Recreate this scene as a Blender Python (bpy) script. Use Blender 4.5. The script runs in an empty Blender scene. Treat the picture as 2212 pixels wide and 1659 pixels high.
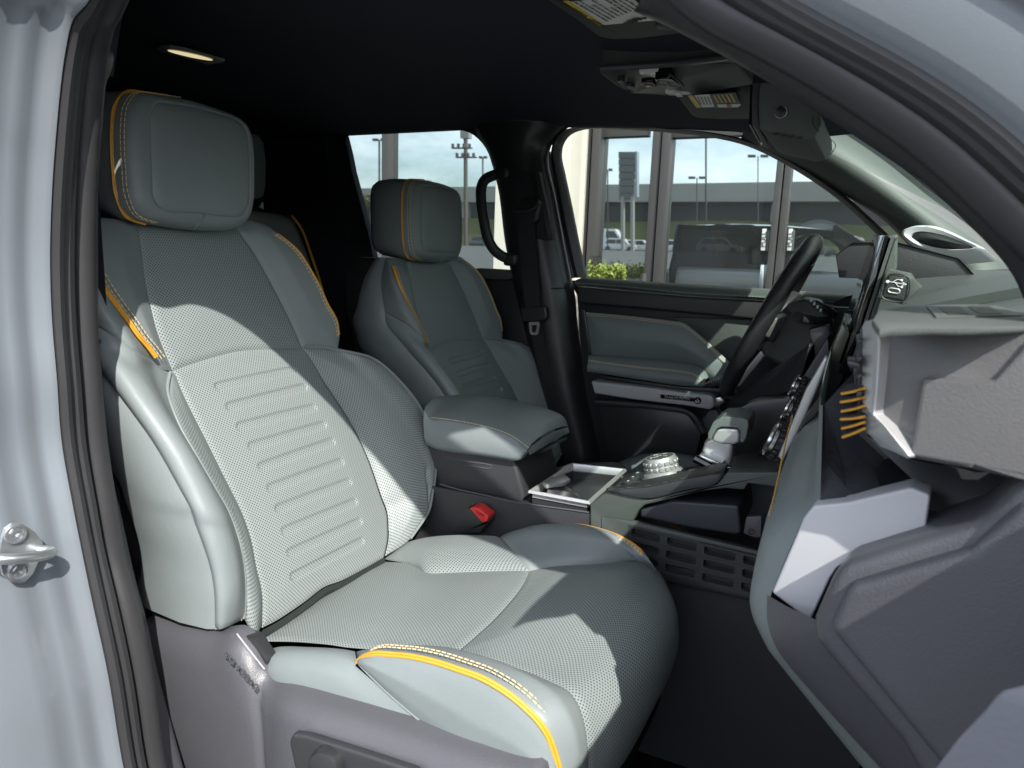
import bpy, bmesh, math, random
from mathutils import Vector as V, Matrix
import numpy as np
random.seed(7); rng = np.random.default_rng(7)
sc = bpy.context.scene
# ------------------------------------------------------------------ camera, sky, sun, exposure
# Metres; X = truck forward, Y = towards the driver's door, Z up.  Survey origin = the eye of the photographer, 1.45 m above the asphalt.
EYE = V((0, 0, 1.45))
YAW, PITCH, ROLL = math.radians(25.0), math.radians(10.3), math.radians(2.0)
FPX, CX, CY = 1533.0, 1106.0, 829.5
SUN_DIR = V((0.957, -1.0, 1.168)).normalized()          # towards the sun
F_ = V((-math.sin(YAW)*math.cos(PITCH), math.cos(YAW)*math.cos(PITCH), -math.sin(PITCH)))
R0 = V((math.cos(YAW), math.sin(YAW), 0)); U0 = R0.cross(F_)
R_ = math.cos(ROLL)*R0 + math.sin(ROLL)*U0; U_ = R_.cross(F_)
cam = bpy.data.cameras.new('camera'); camo = bpy.data.objects.new('camera', cam); sc.collection.objects.link(camo)
camo.matrix_world = Matrix(((R_.x, U_.x, -F_.x, EYE.x), (R_.y, U_.y, -F_.y, EYE.y), (R_.z, U_.z, -F_.z, EYE.z), (0, 0, 0, 1)))
cam.sensor_width = 36; cam.lens = FPX/2212*36; cam.clip_start = 0.02; cam.clip_end = 2000
cam.dof.use_dof = True; cam.dof.focus_distance = 1.3; cam.dof.aperture_fstop = 11.0
sc.camera = camo
world = bpy.data.worlds.new('World'); sc.world = world; world.use_nodes = True
wn, wl = world.node_tree.nodes, world.node_tree.links
bg = wn['Background']; bg.inputs['Strength'].default_value = 0.165
sky = wn.new('ShaderNodeTexSky'); sky.sky_type = 'NISHITA'; sky.sun_disc = False
sky.sun_elevation = math.asin(SUN_DIR.z); sky.sun_rotation = math.atan2(SUN_DIR.x, SUN_DIR.y)
sky.air_density = 1.0; sky.dust_density = 1.5
# broken white clouds over the blue sky
tc = wn.new('ShaderNodeTexCoord'); mp = wn.new('ShaderNodeMapping'); mp.inputs['Scale'].default_value = (1, 1, 2.6)
cn = wn.new('ShaderNodeTexNoise'); cn.inputs['Scale'].default_value = 3.2; cn.inputs['Detail'].default_value = 8; cn.inputs['Roughness'].default_value = 0.6
cr_ = wn.new('ShaderNodeValToRGB'); cr_.color_ramp.elements[0].position = 0.38; cr_.color_ramp.elements[1].position = 0.66
mx = wn.new('ShaderNodeMix'); mx.data_type = 'RGBA'; mx.inputs[7].default_value = (9.0, 9.3, 9.8, 1)
wl.new(tc.outputs['Generated'], mp.inputs[0]); wl.new(mp.outputs[0], cn.inputs['Vector']); wl.new(cn.outputs['Fac'], cr_.inputs[0])
wl.new(cr_.outputs[0], mx.inputs[0]); wl.new(sky.outputs[0], mx.inputs[6]); wl.new(mx.outputs[2], bg.inputs['Color'])
sl = bpy.data.lights.new('sun', 'SUN'); sl.energy = 4.0; sl.angle = math.radians(0.53); sl.color = (1, 0.96, 0.9)
so = bpy.data.objects.new('sun', sl); sc.collection.objects.link(so); so.rotation_euler = SUN_DIR.to_track_quat('Z', 'Y').to_euler(); so.location = (3, -4, 8)
sc.view_settings.view_transform = 'Standard'; sc.view_settings.look = 'None'; sc.view_settings.exposure = 1.05
sc.render.engine = 'CYCLES'; sc.cycles.use_denoising = True; sc.cycles.max_bounces = 10; sc.cycles.transparent_max_bounces = 12
sc.cycles.sample_clamp_indirect = 6

# ------------------------------------------------------------------ materials
MATS = {}
def mat(name, col, rough=0.5, metal=0.0, bump=None, spec=0.5, coat=0.0, var=0.0, extra=None):
    """Principled material; bump = (scale, strength) in object space; var = slow colour variation."""
    m = bpy.data.materials.new(name); m.use_nodes = True; n, l = m.node_tree.nodes, m.node_tree.links
    b = n['Principled BSDF']; b.inputs['Base Color'].default_value = (*col, 1); b.inputs['Roughness'].default_value = rough
    b.inputs['Metallic'].default_value = metal; b.inputs['Specular IOR Level'].default_value = spec; b.inputs['Coat Weight'].default_value = coat
    t = n.new('ShaderNodeTexCoord')
    if bump:
        kind = bump[2] if len(bump) > 2 else 'noise'
        if kind == 'vor':
            x = n.new('ShaderNodeTexVoronoi'); x.inputs['Scale'].default_value = bump[0]; o = x.outputs['Distance']
        else:
            x = n.new('ShaderNodeTexNoise'); x.inputs['Scale'].default_value = bump[0]; x.inputs['Detail'].default_value = 3; o = x.outputs['Fac']
        bu = n.new('ShaderNodeBump'); bu.inputs['Strength'].default_value = bump[1]; bu.inputs['Distance'].default_value = 0.001
        l.new(t.outputs['Object'], x.inputs['Vector']); l.new(o, bu.inputs['Height']); l.new(bu.outputs[0], b.inputs['Normal'])
    if var:
        x = n.new('ShaderNodeTexNoise'); x.inputs['Scale'].default_value = 9; x.inputs['Detail'].default_value = 5
        r = n.new('ShaderNodeMapRange'); r.inputs['To Min'].default_value = 1-var; r.inputs['To Max'].default_value = 1+var
        mu = n.new('ShaderNodeMix'); mu.data_type = 'RGBA'; mu.blend_type = 'MULTIPLY'; mu.inputs[0].default_value = 1; mu.inputs[6].default_value = (*col, 1)
        l.new(t.outputs['Object'], x.inputs['Vector']); l.new(x.outputs['Fac'], r.inputs['Value']); l.new(r.outputs[0], mu.inputs[7]); l.new(mu.outputs[2], b.inputs['Base Color'])
        rr = n.new('ShaderNodeMapRange'); rr.inputs['To Min'].default_value = rough-0.08; rr.inputs['To Max'].default_value = rough+0.08
        l.new(x.outputs['Fac'], rr.inputs['Value']); l.new(rr.outputs[0], b.inputs['Roughness'])
    MATS[name] = m
    return m
LEA = (0.178, 0.205, 0.206); LEP = (0.228, 0.258, 0.256)
leather = mat('grey_green_leather', LEA, 0.46, bump=(420, 0.22), var=0.05, spec=0.42)
def creases(m, sc_, w):
    # soft, stretched wrinkles under the fine grain
    n, l = m.node_tree.nodes, m.node_tree.links; bu = [x for x in n if x.type == 'BUMP'][0]; src = bu.inputs['Height'].links[0].from_socket
    t = [x for x in n if x.type == 'TEX_COORD'][0]; mp_ = n.new('ShaderNodeMapping'); mp_.inputs['Scale'].default_value = (1.0, 1.7, .6)
    x = n.new('ShaderNodeTexNoise'); x.inputs['Scale'].default_value = sc_; x.inputs['Detail'].default_value = 4; x.inputs['Distortion'].default_value = .8
    a = n.new('ShaderNodeMath'); a.operation = 'MULTIPLY_ADD'; a.inputs[1].default_value = w
    l.new(t.outputs['Object'], mp_.inputs[0]); l.new(mp_.outputs[0], x.inputs['Vector']); l.new(x.outputs['Fac'], a.inputs[0]); l.new(src, a.inputs[2]); l.new(a.outputs[0], bu.inputs['Height'])
creases(leather, 38, 2.2)
def perf(name, pitch, rad):
    m = mat(name, LEP, 0.47, bump=(420, 0.15), spec=0.4); n, l = m.node_tree.nodes, m.node_tree.links; b = n['Principled BSDF']
    uv = n.new('ShaderNodeUVMap'); ds = []
    for off in (0.0, 0.5):
        sc_ = n.new('ShaderNodeVectorMath'); sc_.operation = 'MULTIPLY_ADD'; sc_.inputs[1].default_value = (1/pitch, 1/pitch, 0); sc_.inputs[2].default_value = (off, off, 0)
        fr = n.new('ShaderNodeVectorMath'); fr.operation = 'FRACTION'
        sb = n.new('ShaderNodeVectorMath'); sb.operation = 'SUBTRACT'; sb.inputs[1].default_value = (0.5, 0.5, 0)
        ln = n.new('ShaderNodeVectorMath'); ln.operation = 'LENGTH'
        l.new(uv.outputs[0], sc_.inputs[0]); l.new(sc_.outputs[0], fr.inputs[0]); l.new(fr.outputs[0], sb.inputs[0]); l.new(sb.outputs[0], ln.inputs[0]); ds.append(ln.outputs['Value'])
    mi = n.new('ShaderNodeMath'); mi.operation = 'MINIMUM'; l.new(ds[0], mi.inputs[0]); l.new(ds[1], mi.inputs[1])
    mr = n.new('ShaderNodeMapRange'); mr.inputs['From Min'].default_value = rad*0.7; mr.inputs['From Max'].default_value = rad*1.25
    l.new(mi.outputs[0], mr.inputs['Value'])
    mc = n.new('ShaderNodeMix'); mc.data_type = 'RGBA'; mc.inputs[6].default_value = (0.02, 0.024, 0.024, 1); mc.inputs[7].default_value = (*LEP, 1)
    l.new(mr.outputs[0], mc.inputs[0]); l.new(mc.outputs[2], b.inputs['Base Color'])
    bu = [x for x in n if x.type == 'BUMP'][0]
    ad = n.new('ShaderNodeMath'); ad.operation = 'ADD'; src = bu.inputs['Height'].links[0].from_socket
    l.new(src, ad.inputs[0]); l.new(mr.outputs[0], ad.inputs[1]); l.new(ad.outputs[0], bu.inputs['Height'])
    return m
perf_l = perf('perforated_leather', 0.0058, 0.185)
plast = mat('grained_grey_plastic', (0.072, 0.073, 0.082), 0.36, bump=(620, 0.45), spec=0.5)
plast_d = mat('grained_black_plastic', (0.030, 0.031, 0.034), 0.43, bump=(620, 0.45), spec=0.45)
plast_g = mat('grey_green_soft_trim', (0.075, 0.085, 0.08), 0.5, bump=(300, 0.4), spec=0.4)
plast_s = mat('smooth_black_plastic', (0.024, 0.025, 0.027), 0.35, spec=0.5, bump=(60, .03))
gloss = mat('gloss_black', (0.006, 0.006, 0.007), 0.06, spec=0.6)
satin = mat('satin_silver_trim', (0.50, 0.50, 0.50), 0.38, metal=0.55, bump=(500, .06), var=.04)
pod_p = mat('pale_grained_pod_plastic', (0.105, 0.104, 0.105), 0.33, bump=(520, 0.28), spec=0.5)
silverp = mat('matt_silver_plastic', (.46, .46, .48), .45, metal=.1, bump=(160, .15), var=.06)
felt = mat('grey_felt_tray', (0.055, 0.058, 0.066), 0.8, bump=(160, .5), var=.35, spec=.2)
chrome = mat('brushed_metal', (0.62, 0.62, 0.6), 0.25, metal=1.0, bump=(200, .05))
zinc = mat('zinc_plated_steel', (0.6, 0.62, 0.63), 0.3, metal=0.9, bump=(70, .3), var=.15)
cloth = mat('black_headliner_cloth', (0.036, 0.040, 0.052), 0.95, bump=(500, .5), spec=.1)
visor_m = mat('charcoal_visor_vinyl', (0.034, 0.035, 0.032), 0.7, bump=(500, .3))
carpet = mat('black_carpet', (0.007, 0.007, 0.008), 1.0, bump=(380, 1.0), spec=.05, var=.5)
rubber = mat('black_rubber', (0.03, 0.03, 0.032), 0.42, bump=(90, .25), spec=.5)
yellow = mat('amber_piping', (0.62, 0.30, 0.03), 0.42, bump=(300, .1))
thread = mat('pale_gold_thread', (0.62, 0.50, 0.28), 0.6)
thread_g = mat('grey_thread', (0.24, 0.27, 0.26), 0.6)
red = mat('red_button', (0.62, 0.03, 0.03), 0.4)
white = mat('white_print', (0.75, 0.75, 0.72), 0.5)
ylw = mat('yellow_print', (0.75, 0.55, 0.06), 0.5)
ink = mat('black_ink', (0.02, 0.02, 0.02), 0.5)
grey_ink = mat('grey_ink', (0.25, 0.25, 0.25), 0.5)
webm = mat('black_webbing', (0.032, 0.032, 0.034), 0.75, bump=(700, .6), spec=.2)
paint = mat('silver_body_paint', (0.205, 0.23, 0.255), 0.36, metal=0.40, bump=(900, 0.14), coat=0.7)
def glassmat(name, tint, refl):
    m = bpy.data.materials.new(name); m.use_nodes = True; n, l = m.node_tree.nodes, m.node_tree.links; n.remove(n['Principled BSDF'])
    t = n.new('ShaderNodeBsdfTransparent'); t.inputs[0].default_value = (*tint, 1); g = n.new('ShaderNodeBsdfGlossy'); g.inputs['Roughness'].default_value = 0.01
    fr = n.new('ShaderNodeFresnel'); fr.inputs[0].default_value = 1.5; mu = n.new('ShaderNodeMath'); mu.operation = 'MULTIPLY'; mu.inputs[1].default_value = refl
    ms = n.new('ShaderNodeMixShader'); l.new(fr.outputs[0], mu.inputs[0]); l.new(mu.outputs[0], ms.inputs[0]); l.new(t.outputs[0], ms.inputs[1]); l.new(g.outputs[0], ms.inputs[2]); l.new(ms.outputs[0], n['Material Output'].inputs[0])
    return m
wind_gl = glassmat('green_tinted_windscreen', (0.66, 0.76, 0.70), 1.0)
side_gl = glassmat('grey_tinted_door_glass', (0.74, 0.80, 0.78), 0.7)

# ------------------------------------------------------------------ survey helpers
def ray(px, py): return F_ + R_*((px-CX)/FPX) - U_*((py-CY)/FPX)
def P(px, py, x=None, y=None, z=None):
    r = ray(px, py)
    t = x/r.x if x is not None else y/r.y if y is not None else z/r.z
    return r*t
def ramp(v, k, n):
    return v if not isinstance(v, (tuple, list)) else float(np.interp(k/(max(n-1, 1))*(len(v)-1), range(len(v)), v))
def PL(s, **kw):
    pts = [tuple(map(float, q.split(','))) for q in s.split()]; a, v = next(iter(kw.items()))
    return [P(px, py, **{a: ramp(v, i, len(pts))}) for i, (px, py) in enumerate(pts)]
def solve(px, py, fn):
    r = ray(px, py); lo, hi = 0.2, 4.0
    s0 = fn(r*lo) > 0
    for _ in range(50):
        m = (lo+hi)/2
        if (fn(r*m) > 0) == s0: lo = m
        else: hi = m
    return r*lo
def crv(pts, n, closed=False):
    """smooth curve through pts, n samples by arc length"""
    p = [V(q) for q in pts]; N = len(p)
    if N == 2: return [p[0].lerp(p[1], i/(n-1)) for i in range(n)]
    out = []
    segs = N if closed else N-1
    for i in range(segs):
        if closed: a, b, c, d = p[(i-1) % N], p[i], p[(i+1) % N], p[(i+2) % N]
        else: a, b, c, d = p[max(i-1, 0)], p[i], p[i+1], p[min(i+2, N-1)]
        if not closed and i == 0: a = b*2-c
        if not closed and i == N-2: d = c*2-b
        t0 = 0; t1 = t0+max((b-a).length, 1e-6)**.5; t2 = t1+max((c-b).length, 1e-6)**.5; t3 = t2+max((d-c).length, 1e-6)**.5
        for k in range(12):
            t = t1+(t2-t1)*k/12
            A1 = a*((t1-t)/(t1-t0))+b*((t-t0)/(t1-t0)); A2 = b*((t2-t)/(t2-t1))+c*((t-t1)/(t2-t1)); A3 = c*((t3-t)/(t3-t2))+d*((t-t2)/(t3-t2))
            B1 = A1*((t2-t)/(t2-t0))+A2*((t-t0)/(t2-t0)); B2 = A2*((t3-t)/(t3-t1))+A3*((t-t1)/(t3-t1))
            out.append(B1*((t2-t)/(t2-t1))+B2*((t-t1)/(t2-t1)))
    out.append(p[0] if closed else p[-1])
    return resample(out, n)
def resample(pts, n):
    L = [0]
    for a, b in zip(pts, pts[1:]): L.append(L[-1]+(b-a).length)
    A = np.array([list(q) for q in pts]); s = np.linspace(0, L[-1], n)
    return [V((float(np.interp(t, L, A[:, 0])), float(np.interp(t, L, A[:, 1])), float(np.interp(t, L, A[:, 2])))) for t in s]

# ------------------------------------------------------------------ object helpers
def thing(name, label, cat, loc=(0, 0, 0), group=None):
    o = bpy.data.objects.new(name, None); sc.collection.objects.link(o); o.location = V(loc)+EYE; o.empty_display_size = .05
    o['label'] = label; o['category'] = cat
    if group: o['group'] = group
    return o
def origin(par):
    if par is None: return V((0, 0, 0))-EYE
    o = V(par.location); q = par.parent
    while q is not None: o += V(q.location); q = q.parent
    return o-EYE
def obj(name, vf, m, par=None, smooth=40, uv=None, kind=None, label=None):
    """link (verts, faces) given in survey coordinates as one mesh object below par"""
    vs, fs = vf[0], vf[1]; og = origin(par)
    me = bpy.data.meshes.new(name); me.from_pydata([tuple(V(q)-og) for q in vs], [], fs); me.validate()
    if len(vf) > 2 and vf[2] is not None:
        lay = me.uv_layers.new(name='UVMap'); idx = np.zeros(len(me.loops), dtype=np.int32); me.loops.foreach_get('vertex_index', idx)
        lay.data.foreach_set('uv', np.asarray(vf[2], dtype=np.float32)[idx].ravel())
    me.materials.append(m); me.update()
    if smooth: me.shade_smooth(); me.set_sharp_from_angle(angle=math.radians(smooth))
    o = bpy.data.objects.new(name, me); sc.collection.objects.link(o)
    if par is not None: o.parent = par
    if kind: o['kind'] = kind
    if label: o['label'] = label
    return o
def tag(o, label, cat, group=None, kind=None):
    o['label'] = label; o['category'] = cat
    if group: o['group'] = group
    if kind: o['kind'] = kind
    return o
def join(*vfs):
    vs, fs = [], []
    for q in vfs:
        k = len(vs); vs += list(q[0]); fs += [tuple(i+k for i in f) for f in q[1]]
    return vs, fs
def bm_out(bm):
    bm.verts.index_update(); r = ([v.co.copy() for v in bm.verts], [tuple(v.index for v in f.verts) for f in bm.faces]); bm.free(); return r
def bevelled(vf, w, seg=2, ang=25):
    if w <= 0: return vf
    bm = bmesh.new(); vv = [bm.verts.new(q) for q in vf[0]]
    for f in vf[1]:
        try: bm.faces.new([vv[i] for i in f])
        except ValueError: pass
    bmesh.ops.recalc_face_normals(bm, faces=bm.faces)
    ed = [e for e in bm.edges if len(e.link_faces) == 2 and e.calc_face_angle(0) > math.radians(ang)]
    bmesh.ops.bevel(bm, geom=ed, offset=w, segments=seg, profile=0.6, affect='EDGES', clamp_overlap=True)
    return bm_out(bm)
def slab(pts, ext, bev=0.004, seg=2):
    """solid: polygon pts (3-D) pushed by vector ext, edges rounded"""
    p = [V(q) for q in pts]; n = len(p); e = V(ext)
    vs = p+[q+e for q in p]; fs = [tuple(range(n))[::-1], tuple(range(n, 2*n))]+[(i, (i+1) % n, (i+1) % n+n, i+n) for i in range(n)]
    return bevelled((vs, fs), bev, seg)
def box(c, d, rot=None, bev=0.003, seg=2):
    c = V(c); h = [V((sx*d[0]/2, sy*d[1]/2, sz*d[2]/2)) for sx in (-1, 1) for sy in (-1, 1) for sz in (-1, 1)]
    if rot is not None: h = [rot @ q for q in h]
    vf = ([c+q for q in h], [(0, 1, 3, 2), (4, 6, 7, 5), (0, 4, 5, 1), (2, 3, 7, 6), (0, 2, 6, 4), (1, 5, 7, 3)])
    return bevelled(vf, bev, seg)
def loft(rings, closed=True, cap=(True, True)):
    n = len(rings[0]); vs = [q for r in rings for q in r]; fs = []
    for k in range(len(rings)-1):
        for i in range(n if closed else n-1):
            j = (i+1) % n; fs.append((k*n+i, k*n+j, (k+1)*n+j, (k+1)*n+i))
    if closed and cap[0]: fs.append(tuple(range(n))[::-1])
    if closed and cap[1]: fs.append(tuple((len(rings)-1)*n+i for i in range(n)))
    return vs, fs
def frames(c, up=(0, 0, 1)):
    out = []
    for i, q in enumerate(c):
        t = (c[min(i+1, len(c)-1)]-c[max(i-1, 0)]).normalized(); u = V(up) if not callable(up) else up(i)
        s = t.cross(u)
        if s.length < 1e-4: s = t.cross(V((1, 0, 0)))
        s.normalize(); out.append((t, s, s.cross(t)))
    return out
def sweep(c, prof, up=(0, 0, 1), closed=True, cap=True, scale=None):
    """profile [(s, u)...] carried along curve c; s = side, u = up-ish"""
    rings = []
    for i, (q, (t, s, u)) in enumerate(zip(c, frames(c, up))):
        k = scale(i/(len(c)-1)) if scale else 1
        rings.append([q+s*a*k+u*b*k for a, b in prof])
    return loft(rings, closed, (cap, cap))
def circ(r, n=10, r2=None): return [(r*math.cos(2*math.pi*i/n), (r2 or r)*math.sin(2*math.pi*i/n)) for i in range(n)]
def tube(c, r, n=10, up=(0, 0, 1), r2=None): return sweep(c, circ(r, n, r2), up)
def rrect(w, h, r, n=4):
    out = []
    for cx, cy, a0 in ((w/2-r, h/2-r, 0), (-w/2+r, h/2-r, 90), (-w/2+r, -h/2+r, 180), (w/2-r, -h/2+r, 270)):
        for k in range(n+1):
            a = math.radians(a0+90*k/n); out.append((cx+r*math.cos(a), cy+r*math.sin(a)))
    return out
def lathe(c, ax, prof, n=32):
    """prof [(radius, height)...] turned about axis ax at c"""
    ax = V(ax).normalized(); s = ax.orthogonal().normalized(); t = ax.cross(s); c = V(c)
    return loft([[c+ax*h+(s*math.cos(2*math.pi*i/n)+t*math.sin(2*math.pi*i/n))*max(r, 1e-5) for i in range(n)] for r, h in prof])
def clus(n, k=.6):
    t = np.linspace(0, 1, n); return (1-k)*t+k*(.5-.5*np.cos(np.pi*t))
def coons(b, t, l, r, nu=40, nv=40, puff=0.0, seam=0.003, sw=0.012, pw=0.08, disp=None, out=None, ku=.6):
    """stuffed panel between four boundary curves; out = a point on the outer side"""
    us, vs_ = clus(nu, ku), clus(nv, ku)
    def arr(c, s):
        c = [V(q) for q in c]; c = crv(c, 160) if len(c) < 120 else c
        A = np.array([list(q) for q in c]); return np.stack([np.interp(s, np.linspace(0, 1, len(A)), A[:, k]) for k in range(3)], 1)
    B, T, L, R = arr(b, us), arr(t, us), arr(l, vs_), arr(r, vs_)
    c00, c10, c01, c11 = (B[0]+L[0])/2, (B[-1]+R[0])/2, (T[0]+L[-1])/2, (T[-1]+R[-1])/2
    B = B+(1-us)[:, None]*(c00-B[0])+us[:, None]*(c10-B[-1]); T = T+(1-us)[:, None]*(c01-T[0])+us[:, None]*(c11-T[-1])
    L = L+(1-vs_)[:, None]*(c00-L[0])+vs_[:, None]*(c01-L[-1]); R = R+(1-vs_)[:, None]*(c10-R[0])+vs_[:, None]*(c11-R[-1])
    u = us[:, None, None]; v = vs_[None, :, None]
    S = (1-v)*B[:, None]+v*T[:, None]+(1-u)*L[None]+u*R[None]-((1-u)*(1-v)*c00+u*(1-v)*c10+(1-u)*v*c01+u*v*c11)
    du = np.gradient(S, axis=0); dv = np.gradient(S, axis=1); N = np.cross(du, dv); N /= np.linalg.norm(N, axis=2, keepdims=True)+1e-12
    if out is not None:
        if np.mean(np.sum((np.array(out)-S)*N, axis=2)) < 0: N = -N; flip = True
        else: flip = False
    else: flip = False
    W = np.linalg.norm(np.diff(S, axis=0), axis=2).sum(0).mean(); H = np.linalg.norm(np.diff(S, axis=1), axis=2).sum(1).mean()
    eu = np.minimum(us, 1-us)*W; ev = np.minimum(vs_, 1-vs_)*H
    d = np.minimum(eu[:, None], ev[None, :])
    g = lambda x, w: 1-(1-np.clip(x/w, 0, 1))**2
    bul = (4*us*(1-us))[:, None]*(4*vs_*(1-vs_))[None, :]
    D = seam*g(d, sw)+puff*np.sqrt(np.maximum(bul, 0))*g(d, pw)
    if disp is not None: D = D+disp(S)
    S = S+N*D[:, :, None]
    n, m = len(us), len(vs_)
    verts = [V(q) for q in S.reshape(-1, 3)]; fs = []
    for i in range(n-1):
        for j in range(m-1):
            q = (i*m+j, (i+1)*m+j, (i+1)*m+j+1, i*m+j+1); fs.append(q[::-1] if flip else q)
    uvs = np.stack(np.broadcast_arrays((us*W)[:, None], (vs_*H)[None, :]), 2).reshape(-1, 2)
    return verts, fs, uvs
def stitches(c, pitch=0.0065, ln=0.0042, r=0.0007, lift=None):
    """a row of sewn thread lengths along curve c"""
    L = sum((b-a).length for a, b in zip(c, c[1:])); n = max(int(L/pitch), 2); q = resample(c, n*2); vs, fs = [], []
    for i in range(0, n*2-1, 2):
        a, b = q[i], q[i+1]; t = b-a
        if t.length < 1e-6: continue
        t.normalize(); m = (a+b)/2; s = t.cross(V((.3, -.5, .8))).normalized(); w = s.cross(t); k = len(vs)
        if lift is not None: m = m+lift*.3
        for e in (-1, 1):
            for x, y in ((1, 0), (0, 1), (-1, 0), (0, -1)): vs.append(m+t*e*ln/2+s*x*r+w*y*r)
        vs += [m-t*ln*.7, m+t*ln*.7]
        for x in range(4):
            y = (x+1) % 4; fs += [(k+x, k+y, k+4+y, k+4+x), (k+8, k+y, k+x), (k+9, k+4+x, k+4+y)]
    return vs, fs
def piping(c, up, r=0.0015):
    a = [q+s*r*.9 for q, (t, s, u) in zip(c, frames(c, up))]; b = [q-s*r*.9 for q, (t, s, u) in zip(c, frames(c, up))]
    return join(tube(a, r, 8, up), tube(b, r, 8, up))
def shift(c, d): return [V(q)+V(d) for q in c]
def text(name, s, o, xdir, ydir, size, m, par, depth=0.0004, align='CENTER', kind=None):
    """raised lettering at o; xdir = reading direction, ydir = up of the letters"""
    cu = bpy.data.curves.new(name, 'FONT'); cu.body = s; cu.size = size; cu.extrude = depth; cu.align_x = align; cu.align_y = 'CENTER'; cu.resolution_u = 2
    tmp = bpy.data.objects.new(name, cu); sc.collection.objects.link(tmp); bpy.context.view_layer.update()
    me = bpy.data.meshes.new_from_object(tmp); bpy.data.objects.remove(tmp); bpy.data.curves.remove(cu)
    x = V(xdir).normalized(); y = V(ydir); y = (y-x*y.dot(x)).normalized(); z = x.cross(y); og = V(o)-origin(par)
    me.transform(Matrix(((x.x, y.x, z.x, og.x), (x.y, y.y, z.y, og.y), (x.z, y.z, z.z, og.z), (0, 0, 0, 1))))
    me.materials.clear(); me.materials.append(m); me.name = name
    ob = bpy.data.objects.new(name, me); sc.collection.objects.link(ob)
    if par: ob.parent = par
    return ob
# ------------------------------------------------------------------ front seats
ZS = [-.70, -.62, -.575, -.385, -.195, 0, .1, .3]; XS = [-.695, -.725, -.75, -.85, -.95, -1.02, -1.05, -1.09]
def xs(z): return float(np.interp(z, ZS, XS))
def SB(s, dx=0.0):                      # points on the reclined seat-back surface, dx metres in front of it
    pts = [tuple(map(float, q.split(','))) for q in s.split()]
    return [solve(px, py, lambda p, d=ramp(dx, i, len(pts)): p.x-xs(p.z)-d) for i, (px, py) in enumerate(pts)]
XC = [-.85, -.75, -.6, -.43, -.3, -.25, -.22, -.20, -.19]; ZC = [-.61, -.59, -.56, -.53, -.52, -.53, -.555, -.6, -.7]
def zc(x): return float(np.interp(x, XC, ZC))
def SC(s, dz=0.0):                      # points on the cushion surface, dz above it
    pts = [tuple(map(float, q.split(','))) for q in s.split()]
    return [solve(px, py, lambda p, d=ramp(dz, i, len(pts)): zc(p.x)+d-p.z) for i, (px, py) in enumerate(pts)]
FRONT = (2.0, -0.8, 1.2)
def headrest(par):
    lab = None
    face = lambda z: -.972-.13*(z-.05)
    def HP(s, d=0.0): return [solve(*map(float, q.split(',')), lambda p: p.x-face(p.z)-d) for q in s.split()]
    seam = HP('335,225 348,222 371,225 417,233 485,250 508,259 524,271 533,287 538,330 539,375 539,420 535,444 526,461 512,467 485,466 440,461 394,458 367,456 349,450 337,438 331,424 329,390 327,321 325,265 328,240')
    N = 96; s = crv(seam, N+1, True)[:-1]; c = sum(s, V())/N
    # front panel: rings shrinking to the centre, gently stuffed
    rings = []
    for k in np.linspace(0, 1, 12):
        f = 1-k**1.3; h = .0035*(1-(1-min((1-f)/.10, 1))**2)+.006*(1-f**2)
        rings.append([V((0, 0, 0))+c+(q-c)*max(f, .02)+V((h, 0, h*.12)) for q in s])
    obj('headrest_pad', loft(rings, True, (False, True)), leather, par)
    # surround: seam -> piping line -> flank -> back
    def grow(k, dx, dz=0):
        out = []
        for q in s:
            e = V((0, (q.y-c.y)/.095, (q.z-c.z)/.105)).normalized()
            out.append(q+V((dx, e.y*k*(1.05 if e.y < 0 else .55), e.z*k*(.36 if e.z > 0 else .66)+dz)))
        return out
    R = [grow(-.001, -.001), grow(.0015, .0015), grow(.005, .002), grow(.014, .001), grow(.026, -.004), grow(.036, -.014), grow(.041, -.026), grow(.0435, -.050, .002), grow(.042, -.085, .004), grow(.033, -.12, .004), grow(.012, -.145, .002), grow(-.03, -.155)]
    R = [crv(r, N+1, True)[:-1] for r in R]
    obj('headrest_surround', loft(R, True, (False, True)), leather, par, smooth=60)
    # piping over the outer flank and crown
    e = grow(.0428, -.028); cc = sum(e, V())/N
    idx = sorted(range(N), key=lambda i: math.atan2(e[i].y-cc.y, -(e[i].z-cc.z)))
    ok = lambda q: 98 < math.degrees(math.atan2(q.z-cc.z, q.y-cc.y) % (2*math.pi)) < 228
    line = [e[i] for i in idx if ok(e[i])]
    line = sorted(line, key=lambda q: math.atan2(q.z-cc.z, q.y-cc.y) % (2*math.pi)); line = [q for q in line if True]
    pc = crv(line[::4], 80)
    obj('piping', piping(pc, (1, -.2, 0), .0015), yellow, par)
    for d in (.010, .015):
        f = grow(.0425-d*.30, -.026+d*1.25); f = sorted([f[i] for i in idx if ok(e[i])], key=lambda q: math.atan2(q.z-cc.z, q.y-cc.y) % (2*math.pi))
        obj('stitching', stitches(crv(f[::4], 90), .0085, .0055, .0008), thread, par, smooth=0)
    # chin seam under the pad
    ch = HP('441,462 439,472 430,483 418,497', .006); obj('chin_seam', tube(crv(ch, 12), .0011, 6), leather, par)
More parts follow.
